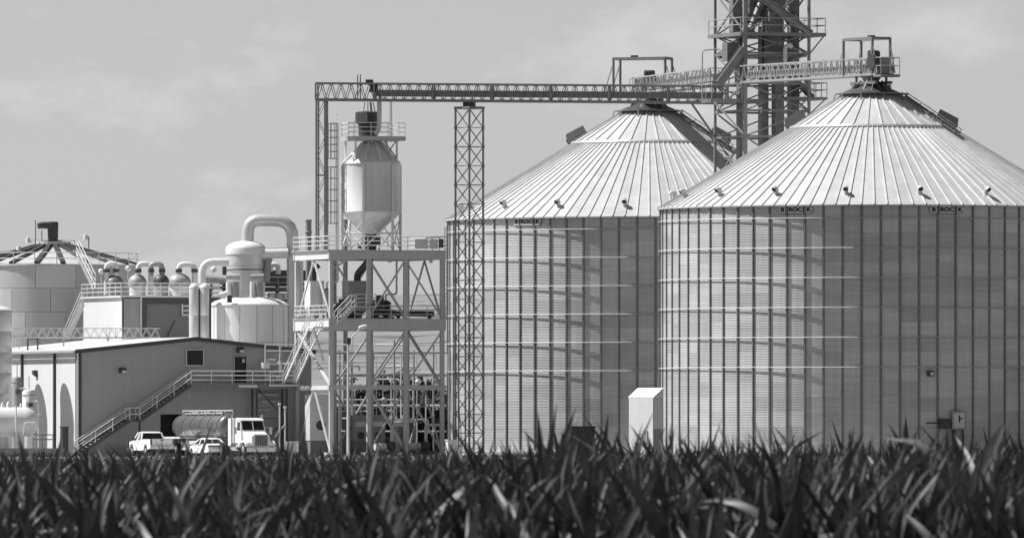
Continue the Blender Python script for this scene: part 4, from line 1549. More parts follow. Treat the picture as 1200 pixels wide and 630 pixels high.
# outside stair and walkway along the gable
st = thing('outside_stair', 'open steel stair with landing climbing to the walkway along the gable wall', 'stair', BP(4, -1.3, GZ))
SB = -1.5


def SP(px, py):
    base = BC + VX * SB
    a = along(base, UX, px)
    q_ = base + UX * a
    return V(q_, ZZ(py, q_.y))


s0 = SP(92, 525)
s0.z = GZ + .1
s1 = SP(152, 492.5)
s2 = SP(164, 492.5)
s3 = SP(224, 450.5)
stair(st, s0, s1, VX, 1.1, 'machine_dark', 'light_paint', r=.036, treadm='light_paint')
q = MB()
q.box((s1 + s2) / 2 + VX * .55, (s2 - s1).length, 1.15, .12, UX, VX)
q.build('landing', 'machine_dark', st)
railing(st, [s1, s2], 'light_paint', h=1.0, rails=2, step=.9)
railing(st, [s1 + VX * 1.1, s2 + VX * 1.1], 'light_paint', h=1.0, rails=2, step=.9)
stair(st, s2, s3, VX, 1.1, 'machine_dark', 'light_paint', r=.036, treadm='light_paint')
bar(st, 'support_post', V(s2 + VX * .1, GZ), s2 + VX * .1, .14, 'machine_dark')
wk = thing('walkway', 'railed steel walkway on posts from the gable door to the steel frame', 'walkway', BP(13, -1, GZ))
w0, w1 = s3, SP(344, 450)
w1.z = w0.z
q = MB()
q.box((w0 + w1) / 2 + VX * .6 - UP * .05, (w1 - w0).length, 1.3, .12, UX, VX)
q.build('deck', 'machine_dark', wk)
bar(wk, 'edge_beam', w0 - UP * .13 - VX * .04, w1 - UP * .13 - VX * .04, .08, 'dark_steel', .32)
railing(wk, [w0 + UP * .02, w1 + UP * .02], 'light_paint', h=1.05)
pl0, pl1 = SP(279, 452.5), SP(301, 452.5)
q = MB()
q.box((pl0 + pl1) / 2 - VX * .12 + UP * .02, (pl1 - pl0).length, .06, .22, UX, VX)
q.build('edge_plate', 'light_paint', wk)
for px in (301, 336):
    for vb in (0, 1.1):
        p = SP(px, 455) + VX * vb
        bar(wk, 'post', V(p, GZ), p, .14, 'machine_dark')
pa, pb = SP(303, 456), SP(336, 492)
bar(wk, 'brace', pa, pb, .1, 'machine_dark')
bar(wk, 'brace', pb, SP(303, 520), .1, 'machine_dark')
bar(wk, 'tie', SP(301, 490), SP(336, 490), .1, 'machine_dark')
# pipes and shelves seen under the walkway and small tanks above
for px, py, wp in ((313, 462, 26), (316, 470, 22), (308, 480, 14)):
    base = BC + VX * -.25
    a = along(base, UX, px)
    q = MB()
    y = (base + UX * a).y
    q.box(V(base + UX * a, ZZ(py, y)), wp / 15, .3, .13, UX, VX)
    q.build('cable_tray', 'frame_paint', wk)
# vehicles' loading standpipes
c0 = SP(318, 500) - VX * 2
t = thing('loading_standpipe', 'pair of thin pale standpipes joined by a hose beside the tractor', 'standpipe', V(c0, GZ))
for e, top in ((0, 473), (.45, 477)):
    MB().tube([V(c0 + UX * e, GZ), V(c0 + UX * e, ZZ(top, c0.y))], .06, 8).build('pipe', 'light_paint', t, smooth=True)
    MB().lathe([(0, -.1), (.12, -.1), (.12, .1), (0, .1)], V(c0 + UX * e, ZZ(top, c0.y)), 10).build('cap', 'light_paint', t)
MB().tube([V(c0 + UX * .4, ZZ(498, c0.y)), V(c0 + UX * -.1, ZZ(506, c0.y)), V(c0 + UX * -.35, ZZ(512, c0.y))], .05, 8).build('hose', 'machine_grey', t)

# open equipment deck on the right of the gable roof
p0 = BC + UX * (along(BC, UX, 306)) + VX * -1.0
t = thing('valve_station', 'railed valve station with pale pipes beside the gable door', 'valve station', V(p0, w0.z))
for k, (px, py, wp, hp, m_) in enumerate(((311, 428, 7, 12, 'light_paint'), (318, 423, 10, 6, 'machine_grey'), (328, 429, 12, 5, 'light_paint'), (313, 443, 9, 9, 'machine_grey'), (326, 442, 5, 10, 'light_paint'))):
    a = along(p0, UX, px)
    q = MB()
    y = (p0 + UX * a).y
    q.lathe([(0, -wp / 30), (hp / 34, -wp / 30), (hp / 34, wp / 30), (0, wp / 30)], V(p0 + UX * a, ZZ(py, y)), 12, axis=UX if k % 2 else UP)
    q.build('valve_body', m_, t, smooth=True)
bar(t, 'manifold', V(p0, ZZ(440, p0.y)), V(p0 + UX * 2.4, ZZ(440, p0.y)), .2, 'light_paint', kind='rod')
bar(t, 'manifold', V(p0, ZZ(426, p0.y)), V(p0 + UX * 2.4, ZZ(426, p0.y)), .16, 'light_paint', kind='rod')
for a in (0, 1.2, 2.4):
    bar(t, 'stand', V(p0 + UX * a, w0.z), V(p0 + UX * a, ZZ(404, p0.y)), .1, 'light_paint', kind='rod')
railing(t, [V(p0, ZZ(418, p0.y)), V(p0 + UX * 2.6, ZZ(418, p0.y))], 'light_paint', h=.95, rails=2)

# lattice gangway on the roof
ga = W(14, 395, 866)
gb_ = W(187, 396.5, 866)
gb_.y = 868
gb_.x = (187 - 600) * 868 / F
gw = thing('roof_gangway', 'low lattice gangway running above the white building roof', 'gangway', ga.lerp(gb_, .5) - UP * .6)
lattice_bridge(gw, V(ga, ga.z), V(gb_, ga.z), .8, .72, 17, 'light_paint', cw=.055, dw=.035)
for e in (0.05, .35, .65, .98):
    p = ga.lerp(V(gb_, ga.z), e)
    bar(gw, 'foot', V(p, ga.z - .9), p, .08, 'light_paint')

# ================================================================== TANKS AND VESSELS BEHIND
def tank(name, label, px, Y, rpx, py_eave, py_top, m, seams=0, roofm=None, n=48, group=None, plates=0):
    s = F / Y
    c = V(W(px, 500, Y), 0)
    r = rpx / s
    ze_, zt_ = ZZ(py_eave, Y), ZZ(py_top, Y)
    t = thing(name, label, 'tank', V(c, GZ), group)
    k = max(1, seams)
    for i in range(k):
        z0, z1 = GZ + (ze_ - GZ) * i / k, GZ + (ze_ - GZ) * (i + 1) / k
        rr = r + (.012 if i % 2 else 0)
        if plates:
            for j in range(plates):
                a0 = 2 * math.pi * (j + .5 * (i % 2) + .13 * i) / plates
                MB().lathe([(rr, z0 + .012), (rr + .012, z1 - .012)], c, 6, a0 + .002, a0 + 2 * math.pi / plates - .002).build('shell_plate', m, t, smooth=True)
            continue
        MB().lathe([(rr - .02, z0), (rr, z0 + .01), (rr, z1 - .025), (rr - .03, z1 - .01), (rr - .03, z1)], c, n).build('shell_course', m, t, smooth=True)
    return t, c, r, ze_, zt_


t, c, r, ze_, zt_ = tank('storage_tank', 'big pale storage tank with ribbed cone roof and dark vent elbow on top', 62, 906, 98, 311, 285, 'tank_steel', 8, n=72, plates=13)
MB().lathe([(r + .15, ze_ - .12), (r + .15, ze_ + .02), (.5, zt_), (0, zt_)], c, 48).build('roof', 'tank_steel', t)
for k in range(20):
    a = 2 * math.pi * (k + .5) / 20
    d = Vector((math.cos(a), math.sin(a), 0))
    q = MB()
    q.bar(V(c + d * (r + .1), ze_ + .12), V(c + d * .6, zt_ + .1), .36, .2)
    q.build('roof_rib', 'machine_dark', t)
pts = [V(c + Vector((math.cos(R(a)), math.sin(R(a)), 0)) * (r + .1), ze_ + .02) for a in range(-160, 21, 15)]
railing(t, pts, 'light_paint', h=.95, step=4, rails=2)
MB().lathe([(1.5, zt_ - .1), (1.5, zt_ + .12), (0, zt_ + .14)], c, 24).build('vent_deck', 'white_paint', t)
railing(t, [V(c - UX * 1.9, zt_), V(c + UX * 1.9, zt_)], 'light_paint', h=.25, rails=1)
zv = ZZ(264, 906)
MB().tube([V(c, zt_), V(c, zv + .25)], [.42, .46], 14).build('vent_pipe', 'machine_dark', t, smooth=True)
MB().tube([V(c + UX * .35, zv), V(c - UX * .9, zv), V(c - UX * 1.3, zv - .05)], [.33, .28, .24], 12).build('vent_elbow', 'machine_dark', t, smooth=True)
for px, py0, py1 in ((41.5, 258, 286), (49, 270, 283), (104, 277, 300)):
    MB().tube([W(px, py1 + 2, 905), W(px, py0, 905)], .05, 6).build('mast', 'machine_grey', t)
MB().lathe([(0, 0), (.2, 0), (.16, .4), (0, .45)], W(33, 284, 905), 10).build('beacon', 'white_paint', t, smooth=True)
MB().lathe([(0, 0), (.2, 0), (.16, .4), (0, .45)], W(100.5, 280.5, 905), 10).build('beacon', 'white_paint', t, smooth=True)
MB().lathe([(0, 0), (.2, 0), (.16, .3), (0, .3)], W(22, 293, 904), 10).build('beacon', 'white_paint', t, smooth=True)
tk = t
# stair from the box building roof up to the tank roof
stair(t, W(112, 336, 889), W(93, 297, 896), VX, .8, 'light_paint', 'light_paint', treadm='machine_grey')
t, c, r, ze_, zt_ = tank('storage_tank', 'low pale storage tank beyond the big ribbed one, only its roof edge showing', -60, 930, 70, 295, 287, 'tank_paint', 4)
MB().lathe([(r + .15, ze_ - .1), (r + .15, ze_ + .05), (0, zt_)], c, 40).build('roof', 'tank_paint', t)

# box building with lit end and dark front
XC = V(W(143, 500, 878), 0)
xw = along(XC, VX, 97)
xa = 8.2
xt = ZZ(348, 878)


def XP(a, b_, z):
    return V(XC + UX * a + VX * b_, z)


xb = thing('evaporator_house', 'dark fronted box building with bright white end wall and railed flat roof', 'building', XP(xa / 2, xw / 2, GZ))
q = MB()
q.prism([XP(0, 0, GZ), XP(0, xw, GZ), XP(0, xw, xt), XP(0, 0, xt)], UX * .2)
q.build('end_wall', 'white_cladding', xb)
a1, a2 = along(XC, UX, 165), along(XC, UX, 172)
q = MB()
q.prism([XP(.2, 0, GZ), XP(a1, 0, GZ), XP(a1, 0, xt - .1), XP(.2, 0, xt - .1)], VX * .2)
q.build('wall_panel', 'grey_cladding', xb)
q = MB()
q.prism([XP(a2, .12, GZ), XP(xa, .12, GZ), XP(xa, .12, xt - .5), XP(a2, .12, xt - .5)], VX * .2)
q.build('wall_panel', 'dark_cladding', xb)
bar(xb, 'corner_trim', XP(.06, -.05, GZ), XP(.06, -.05, xt), .14, 'machine_dark')
bar(xb, 'corner_trim', XP(a1, -.06, GZ), XP(a1, -.06, xt), .12, 'light_paint')
q = MB()
q.box(XP((a1 + a2) / 2 + .05, .08, (GZ + xt) / 2), a2 - a1 - .15, .3, xt - GZ - .3, UX, VX)
q.build('pier', 'machine_dark', xb)
q = MB()
q.box(XP((a1 + xa) / 2 + .1, .06, xt - .28), xa - a1, .36, .5, UX, VX)
q.build('fascia', 'machine_dark', xb)
q = MB()
q.box(XP(xa / 2, xw / 2, xt + .06), xa + .4, xw + .4, .14, UX, VX)
q.build('roof', 'light_paint', xb)
q = MB()
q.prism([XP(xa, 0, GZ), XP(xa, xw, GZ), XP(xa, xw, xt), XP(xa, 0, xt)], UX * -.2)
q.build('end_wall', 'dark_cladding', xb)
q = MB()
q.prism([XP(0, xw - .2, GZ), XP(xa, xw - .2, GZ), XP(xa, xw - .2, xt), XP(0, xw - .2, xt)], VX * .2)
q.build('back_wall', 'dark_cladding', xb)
railing(xb, [XP(-.1, xw, xt + .13), XP(-.1, -.1, xt + .13), XP(xa, -.1, xt + .13)], 'light_paint', h=1.0)
wa = along(XC, UX, 213.5)
wa2 = along(XC, UX, 222)
for k in range(4):
    bar(xb, 'louvre_frame', XP(wa, -.03, ZZ(353 + 5.3 * k, 880)), XP(wa2, -.03, ZZ(353 + 5.3 * k, 880)), .1, 'white_paint')
bar(xb, 'louvre_frame', XP(wa, -.03, ZZ(352, 880)), XP(wa, -.03, ZZ(370, 880)), .1, 'white_paint')
bar(xb, 'drain_pipe', XP(along(XC, UX, 205), -.04, ZZ(375, 880)), XP(along(XC, UX, 196), -.04, ZZ(395, 880)), .08, 'machine_dark', kind='rod')
stair(xb, W(80, 397, 881), W(98, 356, 881.5), VX, .7, 'light_paint', 'light_paint', treadm='machine_grey')

# domed vessels on its roof with inverted-U pipes
dv = ((134, 22, 322, 331, 'dark_steel', 'dark'), (161, 22, 321, 330, 'machine_grey', 'grey'), (189, 19, 321, 329, 'machine_dark', 'blackish'), (210, 28, 320, 330, 'machine_grey', 'wide grey'))
for i, (px, wp, pt_, pe_, m_, word) in enumerate(dv):
    Y = 882 + (i % 2) * 1.8
    s = F / Y
    c = V(W(px, 500, Y), 0)
    r = wp / 2 / s
    z0, z1, z2 = xt + .13, ZZ(pe_, Y), ZZ(pt_, Y)
    t = thing('domed_vessel', word + ' domed vessel with looped pipe on the box building roof', 'vessel', V(c, z0), 'domed vessels')
    MB().lathe([(r * .86, z0), (r * .86, z1 - .35)], c, 24).build('shell', 'light_paint' if i % 2 else 'machine_grey', t, smooth=True)
    MB().lathe([(r * .86, z1 - .35), (r, z1 - .3), (r, z1 - .1)] + [(r * math.cos(a), z1 - .1 + (z2 - z1 + .1) * math.sin(a)) for a in [R(x) for x in (15, 30, 45, 60, 75, 90)]], c, 24).build('dome', m_, t, smooth=True)
    px0, px1, pyt = ((127, 136, 309), (164, 177, 309), (177, 190, 309), (209.5, 228, 309.5))[i]
    yy = Y - (.2 if i != 2 else -.2)
    if i == 3:
        pth = [W(px0, pe_ - 6, yy), W(px0, pyt, yy), W(px1, pyt, yy), W(px1, 334, yy)]
    elif i == 0:
        pth = [W(px0 - 2, 345, yy), W(px0 - 2, pyt, yy), W(px1, pyt, yy), W(px1, 323, yy)]
    elif i == 1:
        pth = [W(px0 - 2, 322, yy), W(px0 - 2, pyt, yy), W(px1, pyt, yy), W(px1, 345, yy)]
    else:
        pth = [W(px0 - 1, 323, yy), W(px0 - 1, pyt, yy), W(px1, pyt, yy), W(px1, 323, yy)]
    pp = MB().tube(pipe_path(pth, .55), .22, 10).build('loop_pipe', 'light_paint' if i != 2 else 'machine_grey', t, smooth=True)
    for qx in (px0 - (2 if i < 2 else 0), px1):
        bar(t, 'pipe_flange', W(qx, 319, yy), W(qx, 315, yy), .56, 'machine_dark', kind='rod')
    if i == 0:
        for qx, qy in ((118.5, 318), (150, 314.5)):
            MB().lathe([(.24 * math.cos(a), .24 * math.sin(a)) for a in [R(x) for x in range(-90, 91, 30)]], W(qx, qy, yy), 12).build('float_globe', 'light_paint', t, smooth=True)
            bar(t, 'globe_stem', W(qx, qy + 2, yy), W(qx, 345, yy), .06, 'light_paint', kind='rod')

# middle tank with domed roof
t, c, r, ze_, zt_ = tank('storage_tank', 'squat pale tank with low domed roof standing behind the white building', 292, 874, 45, 357, 347, 'tank_paint', 4)
MB().lathe([(r + .08, ze_ - .08), (r + .08, ze_ + .02)] + [(r * math.cos(a) * 1.0, ze_ + (zt_ - ze_) * math.sin(a)) for a in [R(x) for x in (10, 25, 40, 55, 70, 90)]], c, 40).build('roof', 'white_paint', t, smooth=True)
for k in range(14):
    a = 2 * math.pi * k / 14
    d = Vector((math.cos(a), math.sin(a), 0))
    bar(t, 'roof_seam', V(c + d * r * .98, ze_ + .1), V(c + d * .3, zt_ + .02), .04, 'machine_grey')
    bar(t, 'shell_seam', V(c + d * (r + .012), ZZ(420, 874)), V(c + d * (r + .012), ze_), .03, 'machine_grey')
for px in (276, 304):
    MB().tube([W(px, 350, 873), W(px, 337, 873), W(px, 330, 873)], [.28, .32, .3], 10).build('agitator_drive', 'machine_grey', t, smooth=True)
    MB().tube([W(px + 5, 324.5, 872.6), W(px - 11, 324.5, 872.6)], [.3, .22], 10).build('motor', 'machine_grey', t, smooth=True)
    MB().tube([W(px - 8, 349, 873), W(px - 8, 330, 873)], .22, 10).build('standpipe', 'white_paint', t, smooth=True)
MB().lathe([(0, -.3), (.26, -.3), (.26, .3), (0, .3)], W(262, 345, 871), 10, axis=Vector((1, 0, .3))).build('hatch', 'light_paint', t, smooth=True)
MB().lathe([(0, -.3), (.2, -.3), (.2, .3), (0, .3)], W(269, 350, 871), 10).build('hatch', 'machine_dark', t, smooth=True)

# tall round vessel with the great arched pipe
t, c, r, ze_, zt_ = tank('tall_vessel', 'tall insulated vessel with domed cap and great arched pipe', 288, 884, 22.5, 291, 282, 'insulation', 12, n=40)
t['category'] = 'vessel'
MB().lathe([(r + .07, ze_ - .5), (r + .09, ze_ - .02)] + [((r + .07) * math.cos(a), ze_ + (zt_ - ze_) * math.sin(a)) for a in [R(x) for x in (5, 20, 40, 60, 75, 90)]], c, 40).build('cap', 'white_paint', t, smooth=True)
for py in (297, 316):
    MB().lathe([(r + .06, ZZ(py, 884) - .04), (r + .06, ZZ(py, 884) + .04)], c, 40).build('band', 'machine_dark', t)
q = MB().tube(pipe_path([W(290, 286, 884), W(291, 258, 884), W(343, 258, 884), W(343, 420, 884)], 1.5, 5), .50, 14)
q.build('arched_pipe', 'insulation', t, smooth=True)
q = MB().tube(pipe_path([W(300, 297, 883.5), W(313, 297, 883.5), W(338, 296, 883.5)], .3), .43, 14)
q.build('side_duct', 'white_paint', t, smooth=True)
MB().tube(pipe_path([W(316, 300, 883.6), W(313, 312, 883.6), W(312, 330, 883.6)], .3), [.38] * 9 if False else .3, 10).build('down_duct', 'machine_grey', t, smooth=True)
q = MB().tube(pipe_path([W(268, 306.5, 882), W(237, 307, 882), W(237, 337, 882)], .9, 5), .30, 12)
q.build('side_pipe', 'light_paint', t, smooth=True)
q = MB().tube([W(351, 306, 884.5), W(351, 430, 884.5)], .3, 10)
q.build('down_pipe', 'light_paint', t, smooth=True)
q = MB().tube(pipe_path([W(317, 318, 888), W(317, 309.5, 888), W(326, 310, 888), W(326, 321, 888)], .5), .2, 10)
q.build('loop_pipe', 'light_paint', t, smooth=True)

# pair of upright scrubber columns
for px, lab in ((227.5, 'upright insulated column with a pipe bend on top'), (240, 'upright insulated column under the side pipe of the tall vessel')):
    Y = 872
    s = F / Y
    c = V(W(px, 500, Y), 0)
    r = 6 / s
    t = thing('scrubber_column', lab, 'column', V(c, GZ), 'upright columns')
    z1 = ZZ(337, Y)
    for k in range(6):
        za, zb_ = GZ + (z1 - GZ) * k / 6, GZ + (z1 - GZ) * (k + 1) / 6
        MB().lathe([(r - .01, za), (r, za + .02), (r, zb_ - .04), (r - .02, zb_)], c, 20).build('shell_course', 'insulation', t, smooth=True)
    MB().lathe([(r + .02, z1 - .02), (r + .02, z1 + .05), (r * .6, z1 + .3), (0, z1 + .38)], c, 20).build('cap', 'white_paint', t, smooth=True)
    bar(t, 'conduit', V(c + Vector((r + .04, -.1, 0)), GZ), V(c + Vector((r + .04, -.1, 0)), z1 - .1), .12, 'machine_dark')

# distant process block with rails between the vessel and the frame
c = ground(322, 895)
t = thing('process_skid', 'dark railed equipment platform with pumps behind the arched pipe', 'platform', c)
for py in (338, 352):
    q = MB()
    q.box(W(325, py + 1, 895), 6.6, 3, .35, UX, VX)
    q.build('deck', 'machine_dark', t)
    railing(t, [W(302, py - .5, 893.4), W(350, py - .5, 893.4)], 'machine_grey', h=.9, rails=2)
for px in (303, 325, 347):
    bar(t, 'post', ground(px, 895), W(px, 330, 895), .25, 'machine_dark')
for px in (318, 327, 336):
    MB().lathe([(0, -.25), (.25, -.25), (.25, .3), (0, .3)], W(px, 346.5, 893.5), 10, axis=UX).build('pump', 'light_paint', t, smooth=True)
q = MB()
q.box(W(330, 326, 896), 3.5, 2, 1.3, UX, VX)
q.build('machine_casing', 'machine_dark', t)
# mixed ducts and rails between the columns and the tall vessel
c = ground(254, 886)
t = thing('duct_platform', 'small railed platform with grey ducts beside the tall insulated vessel', 'platform', c)
for py in (349, 336):
    q = MB()
    q.box(W(256, py + 1, 886), 2.4, 2.2, .2, UX, VX)
    q.build('deck', 'machine_dark', t)
    railing(t, [W(246.5, py, 884.9), W(267, py, 884.9)], 'light_paint', h=.85, rails=2, step=.8)
for px in (247, 266):
    bar(t, 'post', ground(px, 886), W(px, 330, 886), .18, 'machine_grey')
MB().tube([W(240, 327, 884.5), W(270, 328, 884.5)], .38, 12).build('duct', 'machine_grey', t, smooth=True)
MB().lathe([(.24 * math.cos(a), .24 * math.sin(a)) for a in [R(x) for x in range(-90, 91, 30)]], W(250.5, 315.5, 886), 12).build('float_globe', 'white_paint', t, smooth=True)
bar(t, 'globe_stem', W(249.5, 318, 886), W(249.5, 345, 886), .06, 'light_paint', kind='rod')
MB().tube([W(263, 312, 886), W(263, 345, 886)], .18, 10).build('vent_stub', 'machine_dark', t, smooth=True)

# chimney stubs behind
for px, pt_, wp in ((361.5, 259, 7), (404.5, 259, 6)):
    Y = 905
    s = F / Y
    c = V(W(px, 500, Y), 0)
    t = thing('exhaust_stack', 'slim grey exhaust stack ' + ('rising behind the west end of the steel frame' if px < 400 else 'rising behind the caged ladder'), 'stack', V(c, GZ))
    r = wp / 2 / s
    MB().lathe([(r, GZ), (r, ZZ(pt_ + 14, Y)), (r * 1.25, ZZ(pt_ + 13.5, Y)), (r * 1.25, ZZ(pt_ + 12.5, Y)), (r, ZZ(pt_ + 12, Y)), (r, ZZ(pt_, Y)), (r * 1.15, ZZ(pt_, Y) + .02), (r * 1.15, ZZ(pt_, Y) + .12), (r * .8, ZZ(pt_, Y) + .12), (r * .8, ZZ(pt_, Y) - .8), (0, ZZ(pt_, Y) - .8)], c, 16).build('flue', 'machine_grey', t, smooth=True)
    boxp(t, 'base_housing', V(c, GZ + 2), 2.2, 2.0, 4, 'machine_dark')

# ================================================================== LEFT FOREGROUND TANKS
for px, Y, rp, py, lab in ((-9, 853.6, 23, 364, 'tall narrow pale tank standing behind the horizontal gas tank'),
                           (-42, 860, 22, 360, 'taller narrow pale tank beyond the end of the gas tank')):
    s = F / Y
    c = V(W(px, 500, Y), 0)
    t = thing('storage_tank', lab, 'tank', V(c, GZ))
    r = rp / s
    z1 = ZZ(py, Y)
    for k in range(7):
        za, zb_ = GZ + (z1 - GZ) * k / 7, GZ + (z1 - GZ) * (k + 1) / 7
        MB().lathe([(r - .01, za), (r, za + .02), (r, zb_ - .03), (r - .02, zb_)], c, 36).build('shell_course', 'insulation', t, smooth=True)
    MB().lathe([(r + .05, z1), (r + .05, z1 + .06)] + [(r * math.cos(R(a)), z1 + .06 + .35 * math.sin(R(a))) for a in (10, 30, 50, 70, 90)], c, 36).build('roof', 'white_paint', t, smooth=True)

Y = 832
zc_ = ZZ(494, Y)
gd = Vector((1, .12, 0)).normalized()
pe_ = W(29, 494, Y)
gt = thing('gas_tank', 'white horizontal gas tank with rounded end on a concrete saddle', 'gas tank', V(pe_ - gd * 4, GZ))
r = 17.2 / (F / Y)
prf = [(0, -9.0 - 1.1)] + [(r * math.cos(a), -9 - 1.1 * math.sin(a)) for a in [R(x) for x in (75, 55, 35, 15)]] + [(r, -9), (r, 0)] + \
      [(r * math.cos(a), 1.1 * math.sin(a)) for a in [R(x) for x in (15, 35, 55, 75)]] + [(0, 1.1)]
MB().lathe(prf, pe_, 32, axis=gd).build('shell', 'white_paint', gt, smooth=True)
for e in (-.45, -7.5):
    q = MB()
    pz = V(pe_ + gd * e, 0)
    q.box(V(pz, (GZ + zc_ - r * .5) / 2 + .1), .75, 1.7, zc_ - r * .5 - GZ + .2, gd, Vector((-gd.y, gd.x, 0)))
    q.build('saddle', 'light_paint', gt)
fw = -Vector((-gd.y, gd.x, 0))
for e in (-.75, ):
    bar(gt, 'stand_pipe', V(pe_ + gd * e + fw * (r + .12), GZ), V(pe_ + gd * e + fw * (r + .12), ZZ(475, Y)), .11, 'white_paint', kind='rod')
for px, py, rr, m_ in ((3, 475, .14, 'white_paint'), (10, 474, .16, 'white_paint'), (24.5, 476, .1, 'white_paint'), (31, 473, .12, 'white_paint')):
    MB().lathe([(0, 0), (rr, 0), (rr, .28), (rr * .5, .42), (0, .45)], W(px, py + 3, Y), 10).build('valve_dome', m_, gt, smooth=True)
MB().tube(pipe_path([V(pe_ + gd * .95 + UP * .5 + fw * .3, zc_ + .55), V(pe_ + gd * 1.25 + fw * .3, zc_ + .55), V(pe_ + gd * 1.25 + fw * .3, GZ + .3)], .2), .06, 8).build('drop_pipe', 'light_paint', gt, smooth=True)
MB().tube(pipe_path([W(41, 495, Y - 1.6), W(29, 495, Y - 1.6), W(28, 510, Y - 1.6), W(41, 511, Y - 1.6)], .15), .06, 8).build('gauge_pipe', 'light_paint', gt, smooth=True)
for px, py, wd, hg in ((1.5, 494.3, .36, .11), (4.6, 494.6, .16, .1), (9.2, 493.9, .16, .12), (11.6, 493.8, .22, .13), (10.5, 496.2, .5, .06)):
    q = MB()
    q.box(W(px, py, Y) + fw * (r + .004 - abs(py - 494) * .004), wd, .02, hg, gd, fw)
    q.build('printed_word', 'print_black', gt)
q = MB()
p = W(5.5, 500.5, Y) + fw * (r * .97)
q.prism([p + gd * x + UP * y for x, y in ((-.16, -.08), (-.04, -.06), (.04, .02), (.09, -.1), (.17, -.08), (.13, .08), (.02, .13))], fw * .05)
q.build('warning_mark', 'print_black', gt)

# small upright vessels against the west wall that throw rounded shadows
for px, Y, rp, pt_, lab in ((34, 846.5, 8, 456, 'small pale upright vessel beside the white west wall'), (20, 847.5, 6, 441, 'thin upright vessel with a gauge between narrow tank and white wall')):
    s = F / Y
    c = V(W(px, 500, Y), 0)
    t = thing('upright_vessel', lab, 'vessel', V(c, GZ), 'small upright vessels')
    r = rp / s
    z1 = ZZ(pt_, Y)
    MB().lathe([(r, GZ + .6), (r, z1 - .2), (r * .8, z1 - .05), (0, z1)], c, 20).build('shell', 'light_paint' if px > 30 else 'machine_grey', t, smooth=True)
    MB().lathe([(r * 1.04, z1 - .5), (r * 1.08, z1 - .45), (r * 1.04, z1 - .4)], c, 20).build('band', 'machine_grey', t)
    for k in range(3):
        a = 2 * math.pi * k / 3 + .4
        p = c + Vector((math.cos(a), math.sin(a), 0)) * r * .9
        bar(t, 'leg', V(p, GZ), V(p, GZ + 1.0), .08, 'machine_grey')
    bar(t, 'gauge_mast', V(c, z1 - .1), V(c, z1 + 1.0), .07, 'machine_grey', kind='rod')
    boxp(t, 'valve_block', V(c - UX * .1 - VX * (r + .12), z1 - 1.2), .35, .3, .3, 'machine_dark')
    MB().tube(pipe_path([V(c - VX * r, z1 - .9), V(c - VX * (r + .3) + UX * .5, z1 - .9), V(c - VX * (r + .3) + UX * .5, GZ)], .2), .06, 8).build('side_pipe', 'light_paint', t, smooth=True)
# low containment wall and pipe rails by the gas tank
b0, b1 = ground(-40, 826), ground(76, 829)
dw_ = (b1 - b0)
t = thing('containment_wall', 'low grey concrete containment wall in front of the gas tank', 'wall', b0.lerp(b1, .5))
n = 8
for k in range(n):
    p, q_ = b0 + dw_ * (k / n), b0 + dw_ * ((k + 1) / n) - dw_.normalized() * .03
    q = MB()
    q.prism([p, q_, q_ + UP * .62, p + UP * .62], Vector((-.05, .25, 0)))
    q.build('wall_panel', 'concrete_dark', t)
pg = thing('pipe_barrier', 'low pipe rail barrier behind the containment wall', 'barrier', ground(52, 831))
for py in (509, 514.5):
    MB().tube([W(39, py, 831), W(62, py, 831.5)], .045, 8).build('rail', 'machine_grey', pg)
for px in (39, 50, 62):
    bar(pg, 'post', ground(px, 831), W(px, 509, 831), .09, 'machine_grey', kind='rod')
c = ground(82.5, 849)
t = thing('wall_cabinet', 'narrow dark steel cabinet standing at the corner of the white west wall', 'cabinet', c)
boxp(t, 'housing', c + UP * 1.1 - UX * .5, .45, .7, 2.2, 'machine_dark')
boxp(t, 'hood', c + UP * 2.24 - UX * .5, .55, .8, .08, 'machine_dark')
# bench-like pallets by the gable
c = V(BC + UX * along(BC, UX, 142) - VX * 3.2, GZ)
t = thing('pump_cart', 'small dark wheeled pump cart parked below the stair', 'cart', c)
boxp(t, 'body', c + UP * .62, 1.0, .7, .5, 'machine_dark')
boxp(t, 'handle', c + UP * 1.05 - UX * .55, .05, .6, .5, 'machine_dark')
for e in (-.38, .38):
    MB().lathe([(0, -.06), (.2, -.06), (.2, .06), (0, .06)], c + UX * e + UP * .2 - VX * .36, 14, axis=VX).build('wheel', 'rubber', t)
    bar(t, 'leg', c + UX * e + UP * .1, c + UX * e + UP * .4, .06, 'machine_dark')
boxp(t, 'motor', c + UP * .98 + UX * .2, .45, .4, .25, 'machine_grey')


